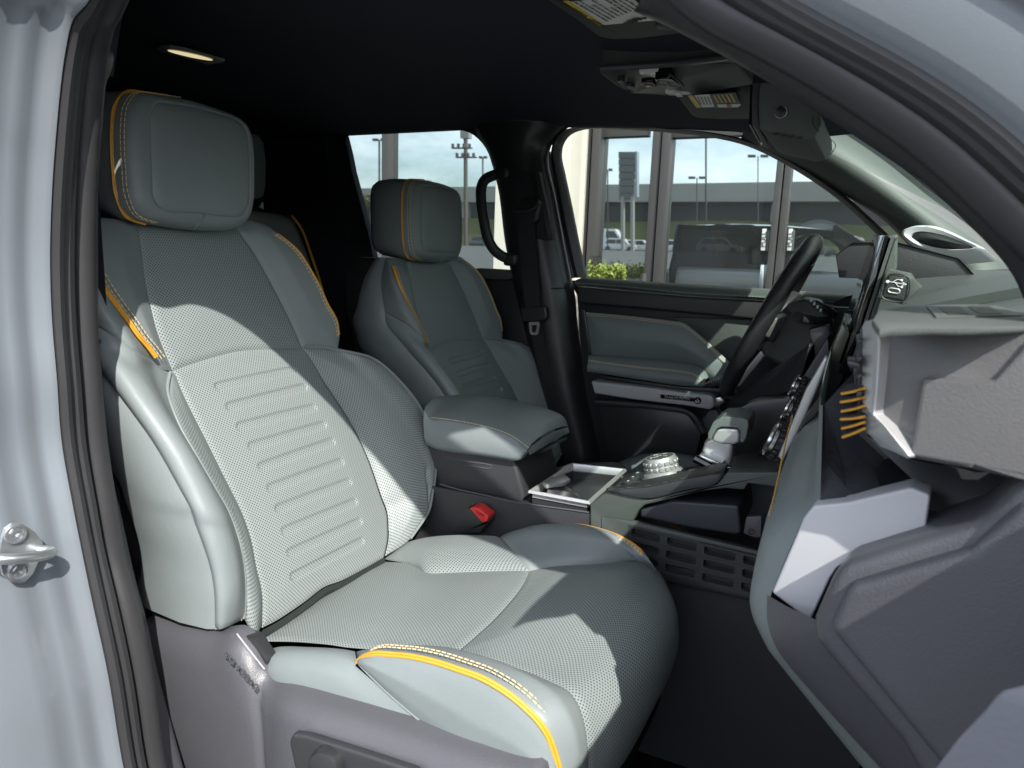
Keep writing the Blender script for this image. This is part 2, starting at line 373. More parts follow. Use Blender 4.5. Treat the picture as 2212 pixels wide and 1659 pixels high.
def front_seat(name, label, cat):
    t = thing(name, label, cat, (-.45, .905, -.87))
    jt, jb = '372,801', '653,752'
    mid = SB('372,801 411,787 470,769 519,758 587,754 653,752')
    cl_up = SB('372,801 357,766 340,720 327,670 313,603 307,550 296,480'); cr_up = SB('653,752 630,700 600,640 560,566 541,536 519,505 508,475')
    obj('centre_panel', coons(mid, SB('296,480 348,482 417,482 508,475', -.005), cl_up, cr_up, 60, 60, .006, out=FRONT), perf_l, t)
    cl = SB('565,1352 564,1320 563,1273 550,1223 540,1166 520,1106 483,1030 447,956 413,890 387,836 372,801'); crr = SB('829,1204 837,1165 837,1139 834,1106 823,1076 807,1028 797,1000 782,964 759,918 734,877 704,832 677,786 653,752')
    bot = SB('565,1362 600,1343 657,1304 701,1270 737,1256 787,1229 829,1204')
    slots = [('470,836', '633,800'), ('493,880', '655,838'), ('515,923', '673,883'), ('540,966', '695,920'), ('561,1010', '713,956'), ('580,1056', '732,1000'), ('598,1100', '749,1043'), ('612,1148', '762,1086'), ('624,1195', '773,1128'), ('632,1246', '778,1170')]
    sg = [(SB(a, .004)[0], SB(b, .004)[0]) for a, b in slots]
    def disp(S):
        D = np.zeros(S.shape[:2])
        for a, b in sg:
            A, B = np.array(a), np.array(b); ab = B-A; L2 = ab@ab
            t_ = np.clip(((S-A)@ab)/L2, 0, 1); d = np.linalg.norm(S-A-t_[..., None]*ab, axis=2)
            D -= .0030*np.clip((.0088-d)/.0025, 0, 1)**1.0
        return D
    bt_ = crv(bot, 60); obj('backrest_tuck', loft([bt_, [q+V((.004, 0, -.008)) for q in bt_], [q+V((-.02, 0, -.04)) for q in bt_], [q+V((-.08, 0, -.05)) for q in bt_]], False), perf_l, t)
    obj('backrest_panel', coons(bot, mid, cl, crr, 120, 190, .008, disp=disp, out=FRONT, ku=.25), perf_l, t, smooth=0).data.shade_smooth()
    # outer (door) side: perforated strip, smooth bolster, shoulder, flank
    seam_i = SB('527,1336 530,1289 527,1233 517,1173 493,1106 467,1060 427,990 393,930 370,873 363,840 369,806', [.030, .045, .05, .055, .058, .058, .055, .045, .03, .015, .004])
    obj('bolster_strip', coons(SB('527,1336 550,1373 565,1352', [.03, .03, .006]), [seam_i[-1], cl[-1]], seam_i, cl, 30, 90, .006, out=FRONT), perf_l, t)
    pipe = SB('330,778 313,756 293,733 267,696 240,660 213,621 190,580 175,530 174,505 183,470', [.016, .02, .026, .03, .032, .034, .034, .03, .022, .0])
    toe = SB('350,797', [.010])
    seam_o = PL('467,1359 465,1279 457,1229 437,1166 418,1116 413,1096 383,1040 350,980 317,926 270,863 222,803 185,755 150,705', y=[.655, .655, .655, .652, .65, .648, .646, .644, .642, .64, .638, .636, .636])
    so_ = PL('145,662 185,690 222,712 255,733 293,757', y=[.638, .640, .645, .655, .675])+[pipe[0]]
    obj('bolster', coons([seam_o[0], *SB('477,1359 500,1350', .045), seam_i[0]], [*so_, toe[0], seam_i[-1]], [*seam_o, so_[0]], seam_i, 40, 110, .007, out=FRONT), leather, t)
    fe2 = [so_[0], P(140, 610, y=.645), P(148, 545, y=.665), pipe[-1]]
    obj('shoulder_side', coons(so_, [pipe[-1], pipe[-1]+V((0, .001, 0))], fe2, pipe, 30, 40, .004, out=(-.7, -1, .3)), leather, t)
    fe = crv([*seam_o, *fe2], 120)
    def back(k, dy): return [q+V((-k*float(np.interp(i/119, [0, .6, .8, 1], [.20, .17, .10, .045])), dy, -.004*k)) for i, q in enumerate(fe)]
    obj('flank', loft([fe, back(.06, -.006), back(.3, -.010), back(.7, -.003), back(1, .03)], False), leather, t, smooth=70)
    obj('bolster_seam', tube(crv(seam_o, 90), .0016, 8), leather, t)
    sr = [q+V((.0035, -.0035, .0025)) for q in seam_i]; obj('edge_roll', tube(crv(sr, 90), .0026, 8), leather, t)
    obj('stitching', stitches(crv([q+V((.004, -.0085, .002)) for q in seam_i], 90), .006, .0036, .0007), thread_g, t, smooth=0)
    obj('shoulder_panel', coons([pipe[0], toe[0], cl_up[0]], [pipe[-1], *SB('235,472', .004), cl_up[-1]], pipe, cl_up, 30, 60, .012, out=FRONT), leather, t)
    obj('piping', piping(crv([q+V((.012, -.003, .006)) for q in pipe[:-1]], 90), (.8, -.5, .2), .0018), yellow, t)
    for d in (.009, .0145): obj('stitching', stitches(crv([q+V((.0080, d, d*.3)) for q in pipe[:-1]], 90), .0075, .0048, .0008), thread, t, smooth=0)
    # inner (console) side
    rp = SB('733,722 727,690 710,660 690,616 670,580 653,553 640,537 623,522 600,505 575,487', [.026, .03, .034, .036, .036, .034, .03, .024, .016, .004])
    rb = SB('653,752 688,750 709,754 729,758', [0, .01, .016, .022])
    obj('shoulder_panel', coons([*rb], [cr_up[-1], *SB('530,473', .0), rp[-1]], cr_up, [rb[-1], *rp], 30, 60, .010, out=FRONT), leather, t)
    obj('piping', piping(crv(rp[:-1], 90), (.8, .5, .2)), yellow, t)
    for d in (.008, .0125): obj('stitching', stitches(crv([q+V((.005, -d, -d*.2)) for q in rp[:-1]], 80), .0075, .0048, .0008), thread, t, smooth=0)
    so2 = SB('834,1199 884,1166 910,1129 924,1106 932,1067 938,1026 939,998 935,964 927,932 916,902 898,871 875,841 850,814 827,793 807,779 786,770 759,764 727,758 690,751 653,752', [0, .02, .034, .045, .06, .072, .08, .085, .088, .09, .09, .088, .084, .078, .07, .062, .05, .03, .014, 0])
    k = 6
    obj('bolster_panel', coons(so2[:k], so2[-5:][::-1], crr, so2[k-1:-4], 60, 110, .018, out=FRONT), perf_l, t)
    rim = [q+V((-.016, .012, .004)) for q in so2[1:-2]]; rear2 = [q+V((-.11, .015, .0)) for q in so2[1:-2]]; r3 = [q+V((-.19, -.01, .0)) for q in so2[1:-2]]
    ring = [crv(so2[1:-2], 90), crv([q+V((.002, .005, .004)) for q in so2[1:-2]], 90), crv(rim, 90), crv(rear2, 90), crv(r3, 90)]
    obj('bolster_side', loft(ring, False), leather, t, smooth=70)
    obj('edge_roll', tube(crv([q+V((.002, .002, .002)) for q in so2[1:]], 100), .0026, 8), leather, t)
    side = [crv([rb[-1], *rp], 60), crv([q+V((-.02, .012, 0)) for q in [rb[-1], *rp]], 60), crv([q+V((-.10, .014, 0)) for q in [rb[-1], *rp]], 60), crv([q+V((-.17, -.02, 0)) for q in [rb[-1], *rp]], 60)]
    obj('shoulder_flank', loft(side, False), leather, t, smooth=70)
    # shell closing the back of the seat
    rows = []
    for z, w in ((-.70, .22), (-.575, .25), (-.4, .265), (-.25, .26), (-.1, .235), (0, .19), (.03, .12)):
        x = xs(z)-.05; rows.append([V((x, .925-w, z)), V((x-.10, .925-w+.01, z)), V((x-.155, .925-w+.06, z)), V((x-.165, .925, z)), V((x-.155, .925+w-.06, z)), V((x-.10, .925+w-.01, z)), V((x, .925+w, z))])
    obj('back_shell', loft([crv(r, 40) for r in rows], False), plast_d, t, smooth=60)
    headrest(t)
    # ---------------- cushion
    midc = SC('980,1416 1027,1376 1070,1336 1114,1286 1130,1263 1144,1234')
    inl = SC('580,1404 660,1401 737,1404 770,1408 880,1412 980,1416', [.0, .0, .004, .005, .008, .008])
    re = [q+V((-.05, 0, -.012)) for q in SC('565,1372 657,1316 737,1264 827,1212', -.004)]
    cre = SC('827,1208 871,1216 900,1225 927,1239', [0, .002, .004, .004]); cre2 = SC('927,1239 970,1238 1087,1234 1144,1234')
    obj('cushion_rear', coons(inl, [re[-1], *cre[1:], *cre2[1:]], re, midc, 70, 60, .008, out=(-.4, .8, 2)), perf_l, t)
    wing = SC('827,1206 860,1180 910,1163 970,1156 1030,1156 1070,1158 1084,1164 1104,1186 1127,1216 1144,1234', [0, .012, .024, .03, .032, .032, .03, .022, .01, 0])
    obj('cushion_wing', coons([*cre, *cre2[1:]], wing[:6], [cre[0], wing[0]], wing[5:][::-1], 50, 20, .006, out=(-.4, .8, 2)), perf_l, t)
    rpp = PL('1076,1163 1124,1148 1154,1138 1197,1133 1247,1133 1290,1141 1334,1156 1370,1176 1390,1194 1412,1224', y=[1.185, 1.18, 1.175, 1.17, 1.165, 1.16, 1.155, 1.145, 1.135, 1.115])
    rle = SC('1144,1234 1204,1224 1304,1219 1370,1214 1412,1224', [0, .004, .006, .004, .0])
    wl_ = [wing[9], wing[8], wing[7], wing[6], rpp[0]]
    obj('cushion_bolster', coons(rle, rpp, wl_, [rle[-1], rpp[-1]+V((0, .004, 0))], 50, 30, .014, out=(-.4, .6, 2)), leather, t)
    obj('piping', piping(crv(rpp[1:-1], 70), (0, .3, 1)), yellow, t)
    for d in (.009, .014): obj('stitching', stitches(crv([q+V((0, -d, .0035-d*.15)) for q in rpp[1:-1]], 70), .0075, .0048, .0008), thread, t, smooth=0)
    oside = [crv(q, 60) for q in ([*wing[1:6], *rpp], [q+V((0, .014, -.012)) for q in [*wing[1:6], *rpp]], [q+V((.0, .018, -.10)) for q in [*wing[1:6], *rpp]], [q+V((0, .0, -.18)) for q in [*wing[1:6], *rpp]])]
    obj('cushion_side', loft(oside, False), leather, t, smooth=70)
    # front panel rolling over the lip
    inl2 = PL('980,1416 1037,1426 1117,1449 1180,1470 1220,1488 1237,1503 1252,1529 1264,1573 1270,1626 1271,1690', y=[.752, .745, .735, .728, .722, .718, .714, .71, .71, .71])
    inl2[0] = midc[0]
    rfr = [rle[-1], V((-.214, 1.108, -.552)), V((-.208, 1.10, -.61)), V((-.222, 1.07, -.67))]
    rside = [*rle[:-1], *rfr]
    fb = [inl2[-1], V((-.205, .78, -.645)), V((-.200, .92, -.655)), V((-.205, 1.02, -.662)), rfr[-1]]
    obj('cushion_front', coons(midc, fb, inl2, rside, 90, 110, .016, out=(1.2, .7, 1.0)), perf_l, t)
    lipc = crv(fb, 50); obj('hem_tape', sweep(lipc, rrect(.012, .02, .004), (0, 0, 1)), carpet, t)
    # door-side bolster of the cushion
    pl = PL('771,1429 787,1418 810,1412 847,1414 887,1418 937,1429 990,1446 1037,1463 1074,1483 1104,1503 1137,1531 1164,1559 1184,1589 1197,1623 1207,1659 1212,1700', y=[.668, .666, .664, .662, .66, .658, .656, .655, .654, .654, .654, .654, .655, .656, .657, .658])
    inn = [*inl[3:-1], *inl2]
    obj('bolster_top', coons([pl[0], inl[3]], [pl[-1], inl2[-1]], pl, inn, 24, 110, .014, out=(0, .5, 2)), leather, t)
    obj('piping', piping(crv(pl, 130), (0, -.5, 1), .0020), yellow, t)
    for d in (.010, .0155): obj('stitching', stitches(crv([q+V((.004, d, .005)) for q in pl], 130), .0078, .005, .0009), thread, t, smooth=0)
    sm = PL('771,1429 780,1439 830,1489 887,1539 954,1594 990,1625', y=[.668, .662, .652, .648, .646, .645])
    low = PL('990,1625 1037,1640 1104,1660 1150,1675 1205,1715', y=.645)
    obj('bolster_side', coons([*sm, *low[1:]], pl, [pl[0], pl[0]+V((.0005, 0, 0))], [low[-1], pl[-1]], 80, 30, .012, out=(-.3, -1, .3)), leather, t)
    r0 = PL('573,1433 578,1416 593,1406 640,1402 737,1405 771,1412', y=[.70, .69, .69, .69, .69, .69])
    rear_top = [P(572, 1438, y=.685), P(577, 1418, y=.70), *inl[:4]]
    botr = PL('577,1470 587,1478 633,1491 737,1524 837,1555 990,1628', y=[.662, .652, .646, .645, .645, .645])
    midr = PL('574,1440 581,1424 620,1417 700,1419 745,1424 771,1430', y=[.672, .664, .66, .66, .664, .668])
    obj('bolster_rear', loft([crv(rear_top, 60), crv([a.lerp(b, .5)+V((0, -.004, .010)) for a, b in zip(rear_top, midr)], 60), crv(midr, 60), crv([a.lerp(b, .35)+V((0, -.006, 0)) for a, b in zip(midr, [*botr[:1], *botr[1:5], sm[1]])], 60), crv([a.lerp(b, .75)+V((0, -.003, 0)) for a, b in zip(midr, [botr[0], botr[1], botr[2], botr[3], botr[4], sm[3]])], 60), crv([botr[0], botr[1], botr[2], botr[3], botr[4], sm[4]], 60)], False), leather, t, smooth=80)
    obj('bolster_seam', tube(crv([q+V((0, -.001, 0)) for q in sm[:5]], 60), .0010, 6), leather, t)
    return t
pseat = front_seat('passenger_seat', 'nearest grey green leather front seat with sunlit perforated backrest and amber piping', 'seat')
# ------------------------------------------------------------------ driver's seat: the same seat, set lower
def copy_tree(o, par=None):
    c = o.copy(); sc.collection.objects.link(c); c.parent = par
    for ch in list(o.children): copy_tree(ch, c)
    return c
pseat['group'] = 'front seats'
dseat = copy_tree(pseat); dseat.name = 'driver_seat'; dseat.location += V((0, .76, -.05))
dseat['label'] = 'shaded grey green leather front seat beyond the centre armrest, beside the driver door'
# ------------------------------------------------------------------ cab body round the open door
body = thing('truck_body', 'silver pickup cab body around the open passenger doorway with black rubber seal', 'truck', (-.8, .5, -1.0))
def vs3(s): return [V(tuple(map(float, q.split(',')))) for q in s.split()]
O_B = PL('300,1790 267,1659 233,1456 197,1289 160,1106 133,953 123,820 112,686 108,553 113,400 123,267 133,167 143,100 157,43 193,0', y=.5)
I_B = PL('380,1790 343,1659 317,1473 287,1323 253,1206 237,1106 213,953 200,820 193,736 185,553 187,367 193,267 200,167 208,83 213,43 230,17', y=.58)
O_A = PL('1701,0 1774,43 1874,97 1974,153 2074,217 2141,267 2211,327', y=.54)+vs3('.18,.54,-.02 .28,.54,-.16')
I_A = PL('1507,0 1634,63 1741,120 1874,200 2007,293 2141,413 2211,487', y=.58)+vs3('.16,.58,-.03 .25,.58,-.18')
Oc = crv(O_B+vs3('-.65,.5,.30 -.57,.5,.355 -.46,.5,.388 -.36,.505,.375 -.25,.52,.32 -.15,.53,.24')+O_A, 240)
Ic = crv(I_B+vs3('-.72,.58,.33 -.62,.58,.375 -.48,.58,.405 -.37,.58,.385 -.26,.58,.32')+I_A, 240)
Oc = [q for q in Oc]; mixc = lambda a, b, t: [p.lerp(q, t) for p, q in zip(a, b)]
def outn(q):
    d = V((q.x+.33, 0, (q.z+.25)*1.1))
    if q.z < .1 and q.x < -.5: d = V((-1, 0, max(q.z, -.3)*.3))
    return d.normalized()
rows = []
prof = [(0, 0), (.002, -.006), (.010, -.012), (.012, -.022), (.009, -.030), (.012, -.040), (.016, -.050), (.012, -.060), (.014, -.075), (.020, -.090), (.026, -.13), (.06, -.17)]
prof2 = [(0, 0), (.006, -.004), (.012, -.014), (.050, -.007), (.054, -.010), (.058, -.018), (.090, -.011), (.095, -.014), (.100, -.022), (.130, -.014), (.136, -.020), (.22, -.006)]  # pillar and roof ridges shaped to catch sun in place of reflected bands
def wA(q): return 0.0 if q.x < -.72 else min(1, (q.x+.72)/.12)
for (a, b), (c, d) in zip(prof, prof2): rows.append([q+outn(q)*(a+(c-a)*wA(q))+V((0, b+(d-b)*wA(q), 0)) for q in Oc])
obj('door_jamb', loft(rows, False), paint, body, smooth=75)
obj('door_seal', tube(mixc(Oc, Ic, .12), .0085, 8, (0, 1, 0)), rubber, body)
obj('door_seal', tube(mixc(Oc, Ic, .36), .0105, 8, (0, 1, 0)), rubber, body)
mid = [q+outn(q)*-.006 for q in mixc(Oc, Ic, .74)]
obj('door_seal', tube(mid, .0165, 10, (0, 1, 0)), rubber, body)
# inner wall behind the seal so that no light leaks between seal and trims
obj('seal_flange', loft([Oc, [q+outn(q)*.02 for q in mixc(Oc, Ic, .5)], [q+outn(q)*.012 for q in Ic]], False), plast_s, body)
# door-pillar trim
T_B = PL('432,1790 395,1659 367,1556 337,1439 320,1356 293,1256 260,1106 247,1053 230,913 222,820 215,745', y=.625)
T_B2 = PL('213,734 212,553 213,400 222,267 230,177 240,153 246,120 240,98 228,92', y=.625)
def strip(c, m, name, ins, dx=-.07):
    n = 60; c = crv(c, n); ic = [min(Ic[:150], key=lambda p: abs(p.z-q.z)) for q in c]; ic = [p+V((-.004, .004, 0)) for p in ic]
    back = [q+V((dx, .035, 0)) for q in c]
    return obj(name, loft([ic, [q+V((.004, -.008, 0)) for q in c], c, [q+V((-.012, .008, 0)) for q in c], back], False), m, body, smooth=60)
strip(T_B, plast, 'pillar_trim', 0); strip(T_B2, plast, 'pillar_trim', 0)
obj('trim_gap', tube(crv([T_B[-1]+V((.002, -.03, .003)), T_B[-1]+V((.004, -.006, .003)), T_B[-1]+V((-.03, .02, .004))], 10), .002, 6), ink, body)
# belt-height coat of dark trim behind the pillar and up to the roof
up_ = crv(vs3('-.865,.60,.20 -.83,.60,.29 -.76,.60,.35 -.64,.60,.40 -.45,.60,.42'), 40)
obj('pillar_head_trim', loft([up_, [q+V((-.03, .06, .01)) for q in up_], [q+V((-.10, .10, .02)) for q in up_]], False), cloth, body)
blk = vs3('-.927,.652,-1 -.927,.652,.2 -.88,.652,.30 -.80,.66,.42'); obj('pillar_inner', loft([blk, [q+V((-.5, .0, 0)) for q in blk], [q+V((-1.0, .0, 0)) for q in blk]], False), cloth, body)
obj('outer_skin', loft([vs3('-.83,.34,-1.0 -.83,.33,.0 -.80,.40,.22 -.70,.46,.36'), vs3('-1.3,.30,-1.0 -1.3,.30,.0 -1.3,.40,.25 -1.3,.48,.40'), vs3('-1.95,.30,-1.0 -1.95,.30,.0 -1.95,.40,.25 -1.95,.48,.40')], False), paint, body)
# windscreen-pillar trim on the doorway side
T_A = PL('1385,0 1474,7 1574,63 1674,110 1774,167 1874,230 1974,300 2074,380 2141,443 2211,533', y=.605)+vs3('.15,.605,-.05')
T_A2 = PL('1385,18 1474,72 1574,123 1634,160 1741,227 1807,267 1907,333 2007,400 2107,493 2161,547 2191,583 2211,620', y=[.66, .66, .66, .655, .65, .65, .645, .645, .64, .635, .625, .615])+vs3('.14,.62,-.08')
n = 90; a, b = crv(T_A, n), crv(T_A2, n); ia = [min(Ic[120:], key=lambda p: (p-q).length) for q in a]
fl_ = vs3('-.62,.62,.325 -.5,.62,.34 -.38,.62,.335 -.28,.615,.30')
obj('windscreen_pillar_trim', loft([[q+V((0, .004, -.002)) for q in ia], [q.lerp(w, .5)+outn(q)*.006 for q, w in zip(ia, a)], a, [q.lerp(w, .3)+V((-.006, 0, -.006)) for q, w in zip(a, b)], [q.lerp(w, .7)+V((-.004, 0, -.005)) for q, w in zip(a, b)], b, [q+V((.015, .010, .012)) for q in b]], False), plast_d, body, smooth=70)
obj('windscreen_pillar_skin', loft([[q+outn(q)*.02+V((0, .005, 0)) for q in Oc[150:]], [q+outn(q)*.045+V((0, .02, 0)) for q in Oc[150:]], [q+outn(q)*.04+V((0, .05, 0)) for q in Oc[150:]], [q+outn(q)*.01+V((0, .07, 0)) for q in Oc[150:]]], False), paint, body)
# striker
st = PL('-6,1200 0,1160 8,1140 22,1129 43,1130 60,1140 74,1150 88,1170 86,1196 67,1238 50,1256 38,1259 20,1256 2,1241', x=-.786)
sp = obj('striker_plate', slab(st, (.004, 0, 0), .001), zinc, body)
for q in ('32,1153', '40,1233'):
    px, py = map(float, q.split(',')); c = P(px, py, x=-.781)
    obj('bolt', join(lathe(c, (1, -.1, 0), [(.0105, 0), (.0105, .003), (.008, .0035), (.008, .001)], 24), lathe(c, (1, -.1, 0), [(.0062, 0), (.0062, .004), (.0032, .0045), (.003, .001)], 6)), zinc, sp)
l0 = P(-30, 1200, x=-.783); l1 = P(86, 1188, x=-.783)
obj('striker_loop', tube(crv([l0, l0+V((.014, -.002, 0)), l0.lerp(l1, .3)+V((.024, 0, 0)), l0.lerp(l1, .75)+V((.024, 0, .0)), l1+V((.016, .003, 0)), l1], 30), .0058, 10, (0, 0, 1)), zinc, sp)
obj('jamb_plug', slab(PL('155,1268 163,1258 185,1262 196,1292 192,1312 172,1316 160,1300', x=-.80), (.008, 0, 0), .003), paint, body)
# roof and windscreen
def rz(x): return float(np.interp(x, [-2, -1.4, -1.0, -.7, -.5, -.35, -.2], [.40, .43, .425, .405, .385, .35, .30]))
xs_ = np.linspace(-2.0, .08, 54); ys_ = np.linspace(.60, 1.97, 36)
def rz(x): return float(np.interp(x, [-2, -1.4, -1.0, -.7, -.5, -.35, -.2, .08], [.40, .43, .425, .41, .392, .37, .345, .285]))
def sidez(x): return float(np.interp(x, [-2, -.9, -.5, -.3, -.2, .1], [.372, .372, .352, .335, .315, .28]))
def bow(x, y): return x-(.33 if y > 1.285 else .20)*abs((y-1.285)/.685)**4*max(0, min(1, (x+.7)/.78))
def rpos(x, y, dz):
    k = abs((y-1.285)/.685); xx = bow(x, y)
    e = sidez(xx) if y > 1.285 else max(sidez(xx)+.04, .0)
    return V((xx, y, rz(x)+(e-rz(x))*k**3+dz))
head = obj('headliner', loft([[rpos(x, y, 0) for y in ys_] for x in xs_], False), cloth); tag(head, 'dark black cloth headliner above the seats', 'headliner')
obj('roof_panel', loft([[rpos(x, min(max(y, .6), 1.97), .055)+V((0, y-min(max(y, .6), 1.97), -.1*(y-1.97 if y > 1.97 else .6-y if y < .6 else 0))) for y in np.linspace(.46, 2.11, 36)] for x in xs_], False), paint, body)
obj('roof_edge', loft([[rpos(x, .6, .05)+V((0, -.14, .0)) for x in xs_], [rpos(x, .6, .012)+V((0, -.08, 0)) for x in xs_], [rpos(x, .6, .0) for x in xs_]], False), plast_s, body)
obj('header_edge', loft([[rpos(.08, y, .0) for y in ys_], [rpos(.08, y, .02)+V((.02, 0, 0)) for y in ys_], [rpos(.08, y, .055) for y in ys_]], False), plast_s, body)
obj('rear_wall', loft([[V((-1.98, y, z)) for y in np.linspace(.2, 2.3, 3)] for z in (-1.0, .45)], False), cloth, body)
wsc = []
for k in np.linspace(0, 1, 12): wsc.append([rpos(.08, y, .01).lerp(V((.62-.12*abs((y-1.285)/.66)**2, y, -.03)), k) for y in np.linspace(.64, 1.93, 24)])
obj('windscreen', loft(wsc, False), wind_gl, body)
def fk(i, a, b):
    kk = (a.y-1.285)/.685; xe = .145-.5*kk*kk if kk > 0 else .150-.06*kk*kk
    return min(.35, max(.012, (xe-a.x)/(b.x-a.x)))
sun_band = [[a.lerp(b, k*fk(i, a, b))+V((-.004, 0, -.005)) for i, (a, b) in enumerate(zip(wsc[0], wsc[-1]))] for k in (0, .5, 1)]
obj('sun_block_band', loft(sun_band, False), ink, body)  # unseen band added to block sun; its edge follows the wanted shadow line
bon = [[V((x, y, z)) for y in np.linspace(.35, 2.2, 4)] for x, z in ((.55, -.06), (1.0, -.09), (1.7, -.16), (1.9, -.4), (1.9, -.95))]
obj('bonnet', loft(bon, False), paint, body)
obj('front_wing', loft([[V((x, .34, z)) for x in (.45, 1.0, 1.9)] for z in (-.08, -.5, -1.0)], False), paint, body)
obj('front_wing', loft([[V((x, 2.22, z)) for x in (.45, 1.0, 1.9)] for z in (-.08, -.5, -1.0)], False), paint, body)
obj('floor_pan', box((-.6, 1.285, -1.03), (2.9, 1.8, .06), bev=0), plast_s, body)
for y_ in (2.23, .36): obj('bed_side', slab(vs3(f'-2.02,{y_},-1.0 -2.02,{y_},-.12 -3.6,{y_},-.12 -3.6,{y_},-1.0'), (0, -.06, 0), .01), paint, body)
obj('cowl', loft([[V((.50, y, -.045)) for y in (.5, 2.1)], [V((.50, y, -1.0)) for y in (.5, 2.1)]], False), plast_s, body)
fl = obj('carpet', loft([[V((x, y, z)) for y in np.linspace(.60, 1.97, 8)] for x, z in ((-1.95, -.9), (-.9, -.92), (-.1, -.93), (.12, -.86), (.40, -.62), (.48, -.45))], False), carpet); tag(fl, 'black carpet on the footwell floor below the seats', 'carpet', kind='structure')
obj('sill_trim', loft([[V((x, y, z)) for x in (-.9, .3)] for y, z in ((.42, -.95), (.5, -.86), (.6, -.86), (.64, -.93))], False), plast_d, body)
# ------------------------------------------------------------------ driver-side pillar, belt, grab handle
bp = thing('door_pillar_trim', 'black plastic pillar trim between the rear window and the driver door', 'pillar trim', (-.85, 1.97, -.9))
lft = PL('1016,268 1027,288 1049,318 1062,349 1066,369 1077,413 1090,518 1099,567 1104,590 1130,700 1200,960 1240,1110', y=1.985); rgt = PL('1225,268 1200,288 1180,318 1177,347 1190,413 1207,500 1222,577 1235,640 1240,700 1262,860 1285,960 1310,1110', y=[1.98]*12)
n = 60; a, b = crv(lft, n), crv(rgt, n)
obj('upper_cover', loft([[q+V((.0, .03, 0)) for q in a], a, [p.lerp(q, .12)+V((0, -.035, 0)) for p, q in zip(a, b)], [p.lerp(q, .30)+V((0, -.05, 0)) for p, q in zip(a, b)], [p.lerp(q, .72)+V((0, -.052, 0)) for p, q in zip(a, b)], [p.lerp(q, .92)+V((0, -.03, 0)) for p, q in zip(a, b)], b, [q+V((.0, .03, 0)) for q in b]], False), plast_s, bp, smooth=50)
obj('slot_panel', slab(PL('1099,368 1165,371 1196,518 1126,516', y=1.928), (0, .02, 0), .004), plast_d, bp)
obj('slot_rail', slab(PL('1146,372 1156,373 1189,517 1178,517', y=1.923), (0, .01, 0), .002), plast_s, bp)
obj('joint_line', tube(crv(PL('1104,622 1150,624 1225,622', y=1.936), 12), .0016, 6), ink, bp)
gh = thing('grab_handle', 'black curved grab handle on the pillar beside the driver headrest', 'grab handle', P(1045, 470, y=1.9))
hc = crv(PL('1092,372 1066,379 1048,388 1040,404 1040,440 1046,480 1054,515 1068,540 1090,556 1112,560', y=[1.95, 1.93, 1.91, 1.90, 1.895, 1.895, 1.90, 1.91, 1.93, 1.95]), 50)
obj('grip', sweep(hc, rrect(.030, .026, .011), (0, 1, 0)), plast_d, gh)
for q in ('1090,374', '1108,560'):
    px, py = map(float, q.split(',')); obj('end_cap', box(P(px, py, y=1.945), (.045, .05, .04), bev=.012, seg=3), plast_s, gh)
sb = thing('seat_belt', 'black driver seat belt hanging down the pillar with steel tongue', 'seat belt', P(1140, 470, y=1.9))
obj('belt_guide', slab(PL('1113,452 1122,430 1150,425 1166,434 1164,452 1160,478 1140,490 1118,485', y=1.905), (0, .03, 0), .008, 3), plast_s, sb)
obj('guide_lip', sweep(crv(PL('1112,455 1130,457 1152,451 1166,436', y=1.892), 20), rrect(.012, .016, .005), (0, 1, 0)), plast_d, sb)
def ribbon(sl, sr, y0, y1, nm):
    l, r = crv(PL(sl, y=[y0, y1]), 30), crv(PL(sr, y=[y0, y1]), 30)
    return obj(nm, loft([l, r, [q+V((0, .003, 0)) for q in r], [q+V((0, .003, 0)) for q in l], l], False), webm, sb)
ribbon('1116,480 1124,553 1137,680', '1153,480 1159,553 1168,680', 1.90, 1.905, 'webbing')
ribbon('1140,690 1150,735 1176,830', '1166,690 1176,735 1200,830', 1.915, 1.935, 'webbing')
obj('tongue_cover', slab(PL('1125,667 1172,661 1178,664 1181,686 1176,693 1131,695 1127,690', y=1.896), (0, .018, 0), .005, 3), plast_s, sb)
tq = PL('1142,696 1163,695 1166,700 1163,721 1158,724 1147,723 1144,718', y=1.90); ti = PL('1149,703 1158,702 1160,705 1157,717 1155,718 1150,717 1149,714', y=1.90)
nn = len(tq); tv = tq+ti+shift(tq, (0, .003, 0))+shift(ti, (0, .003, 0)); tf = []
for i in range(nn):
    j = (i+1) % nn; tf += [(i, j, nn+j, nn+i), (2*nn+i, 3*nn+i, 3*nn+j, 2*nn+j), (i, 2*nn+i, 2*nn+j, j), (nn+i, nn+j, 3*nn+j, 3*nn+i)]
obj('tongue', (tv, tf), chrome, sb, smooth=0)
# ------------------------------------------------------------------ windscreen pillar on the driver's side
ap = thing('windscreen_pillar', 'grey grained driver side windscreen pillar lit by the sun, with airbag cover', 'pillar', P(1850, 350, y=1.95))
ue = PL('1650,175 1681,205 1776,263 1807,277 1907,343 2007,423 2107,497 2157,547 2190,580', y=1.975); le = PL('1600,300 1621,313 1674,337 1741,370 1807,410 1874,450 1907,473 1947,510 1990,560 2010,590', y=2.005)
n = 60; a, b = crv(ue, n), crv(le, n)
def aty(p, q, k, y): r = (p/p.y).lerp(q/q.y, k); return r*y
obj('trim', loft([[q+V((.03, .02, .02)) for q in a], a, [aty(p, q, .12, 1.950) for p, q in zip(a, b)], [aty(p, q, .30, 1.935) for p, q in zip(a, b)], [aty(p, q, .45, 1.926) for p, q in zip(a, b)], [aty(p, q, .58, 1.928) for p, q in zip(a, b)], [aty(p, q, .75, 1.948) for p, q in zip(a, b)], [aty(p, q, .92, 1.982) for p, q in zip(a, b)], b, [q+V((0, .04, 0)) for q in b]], False), plast_g, ap, smooth=60)
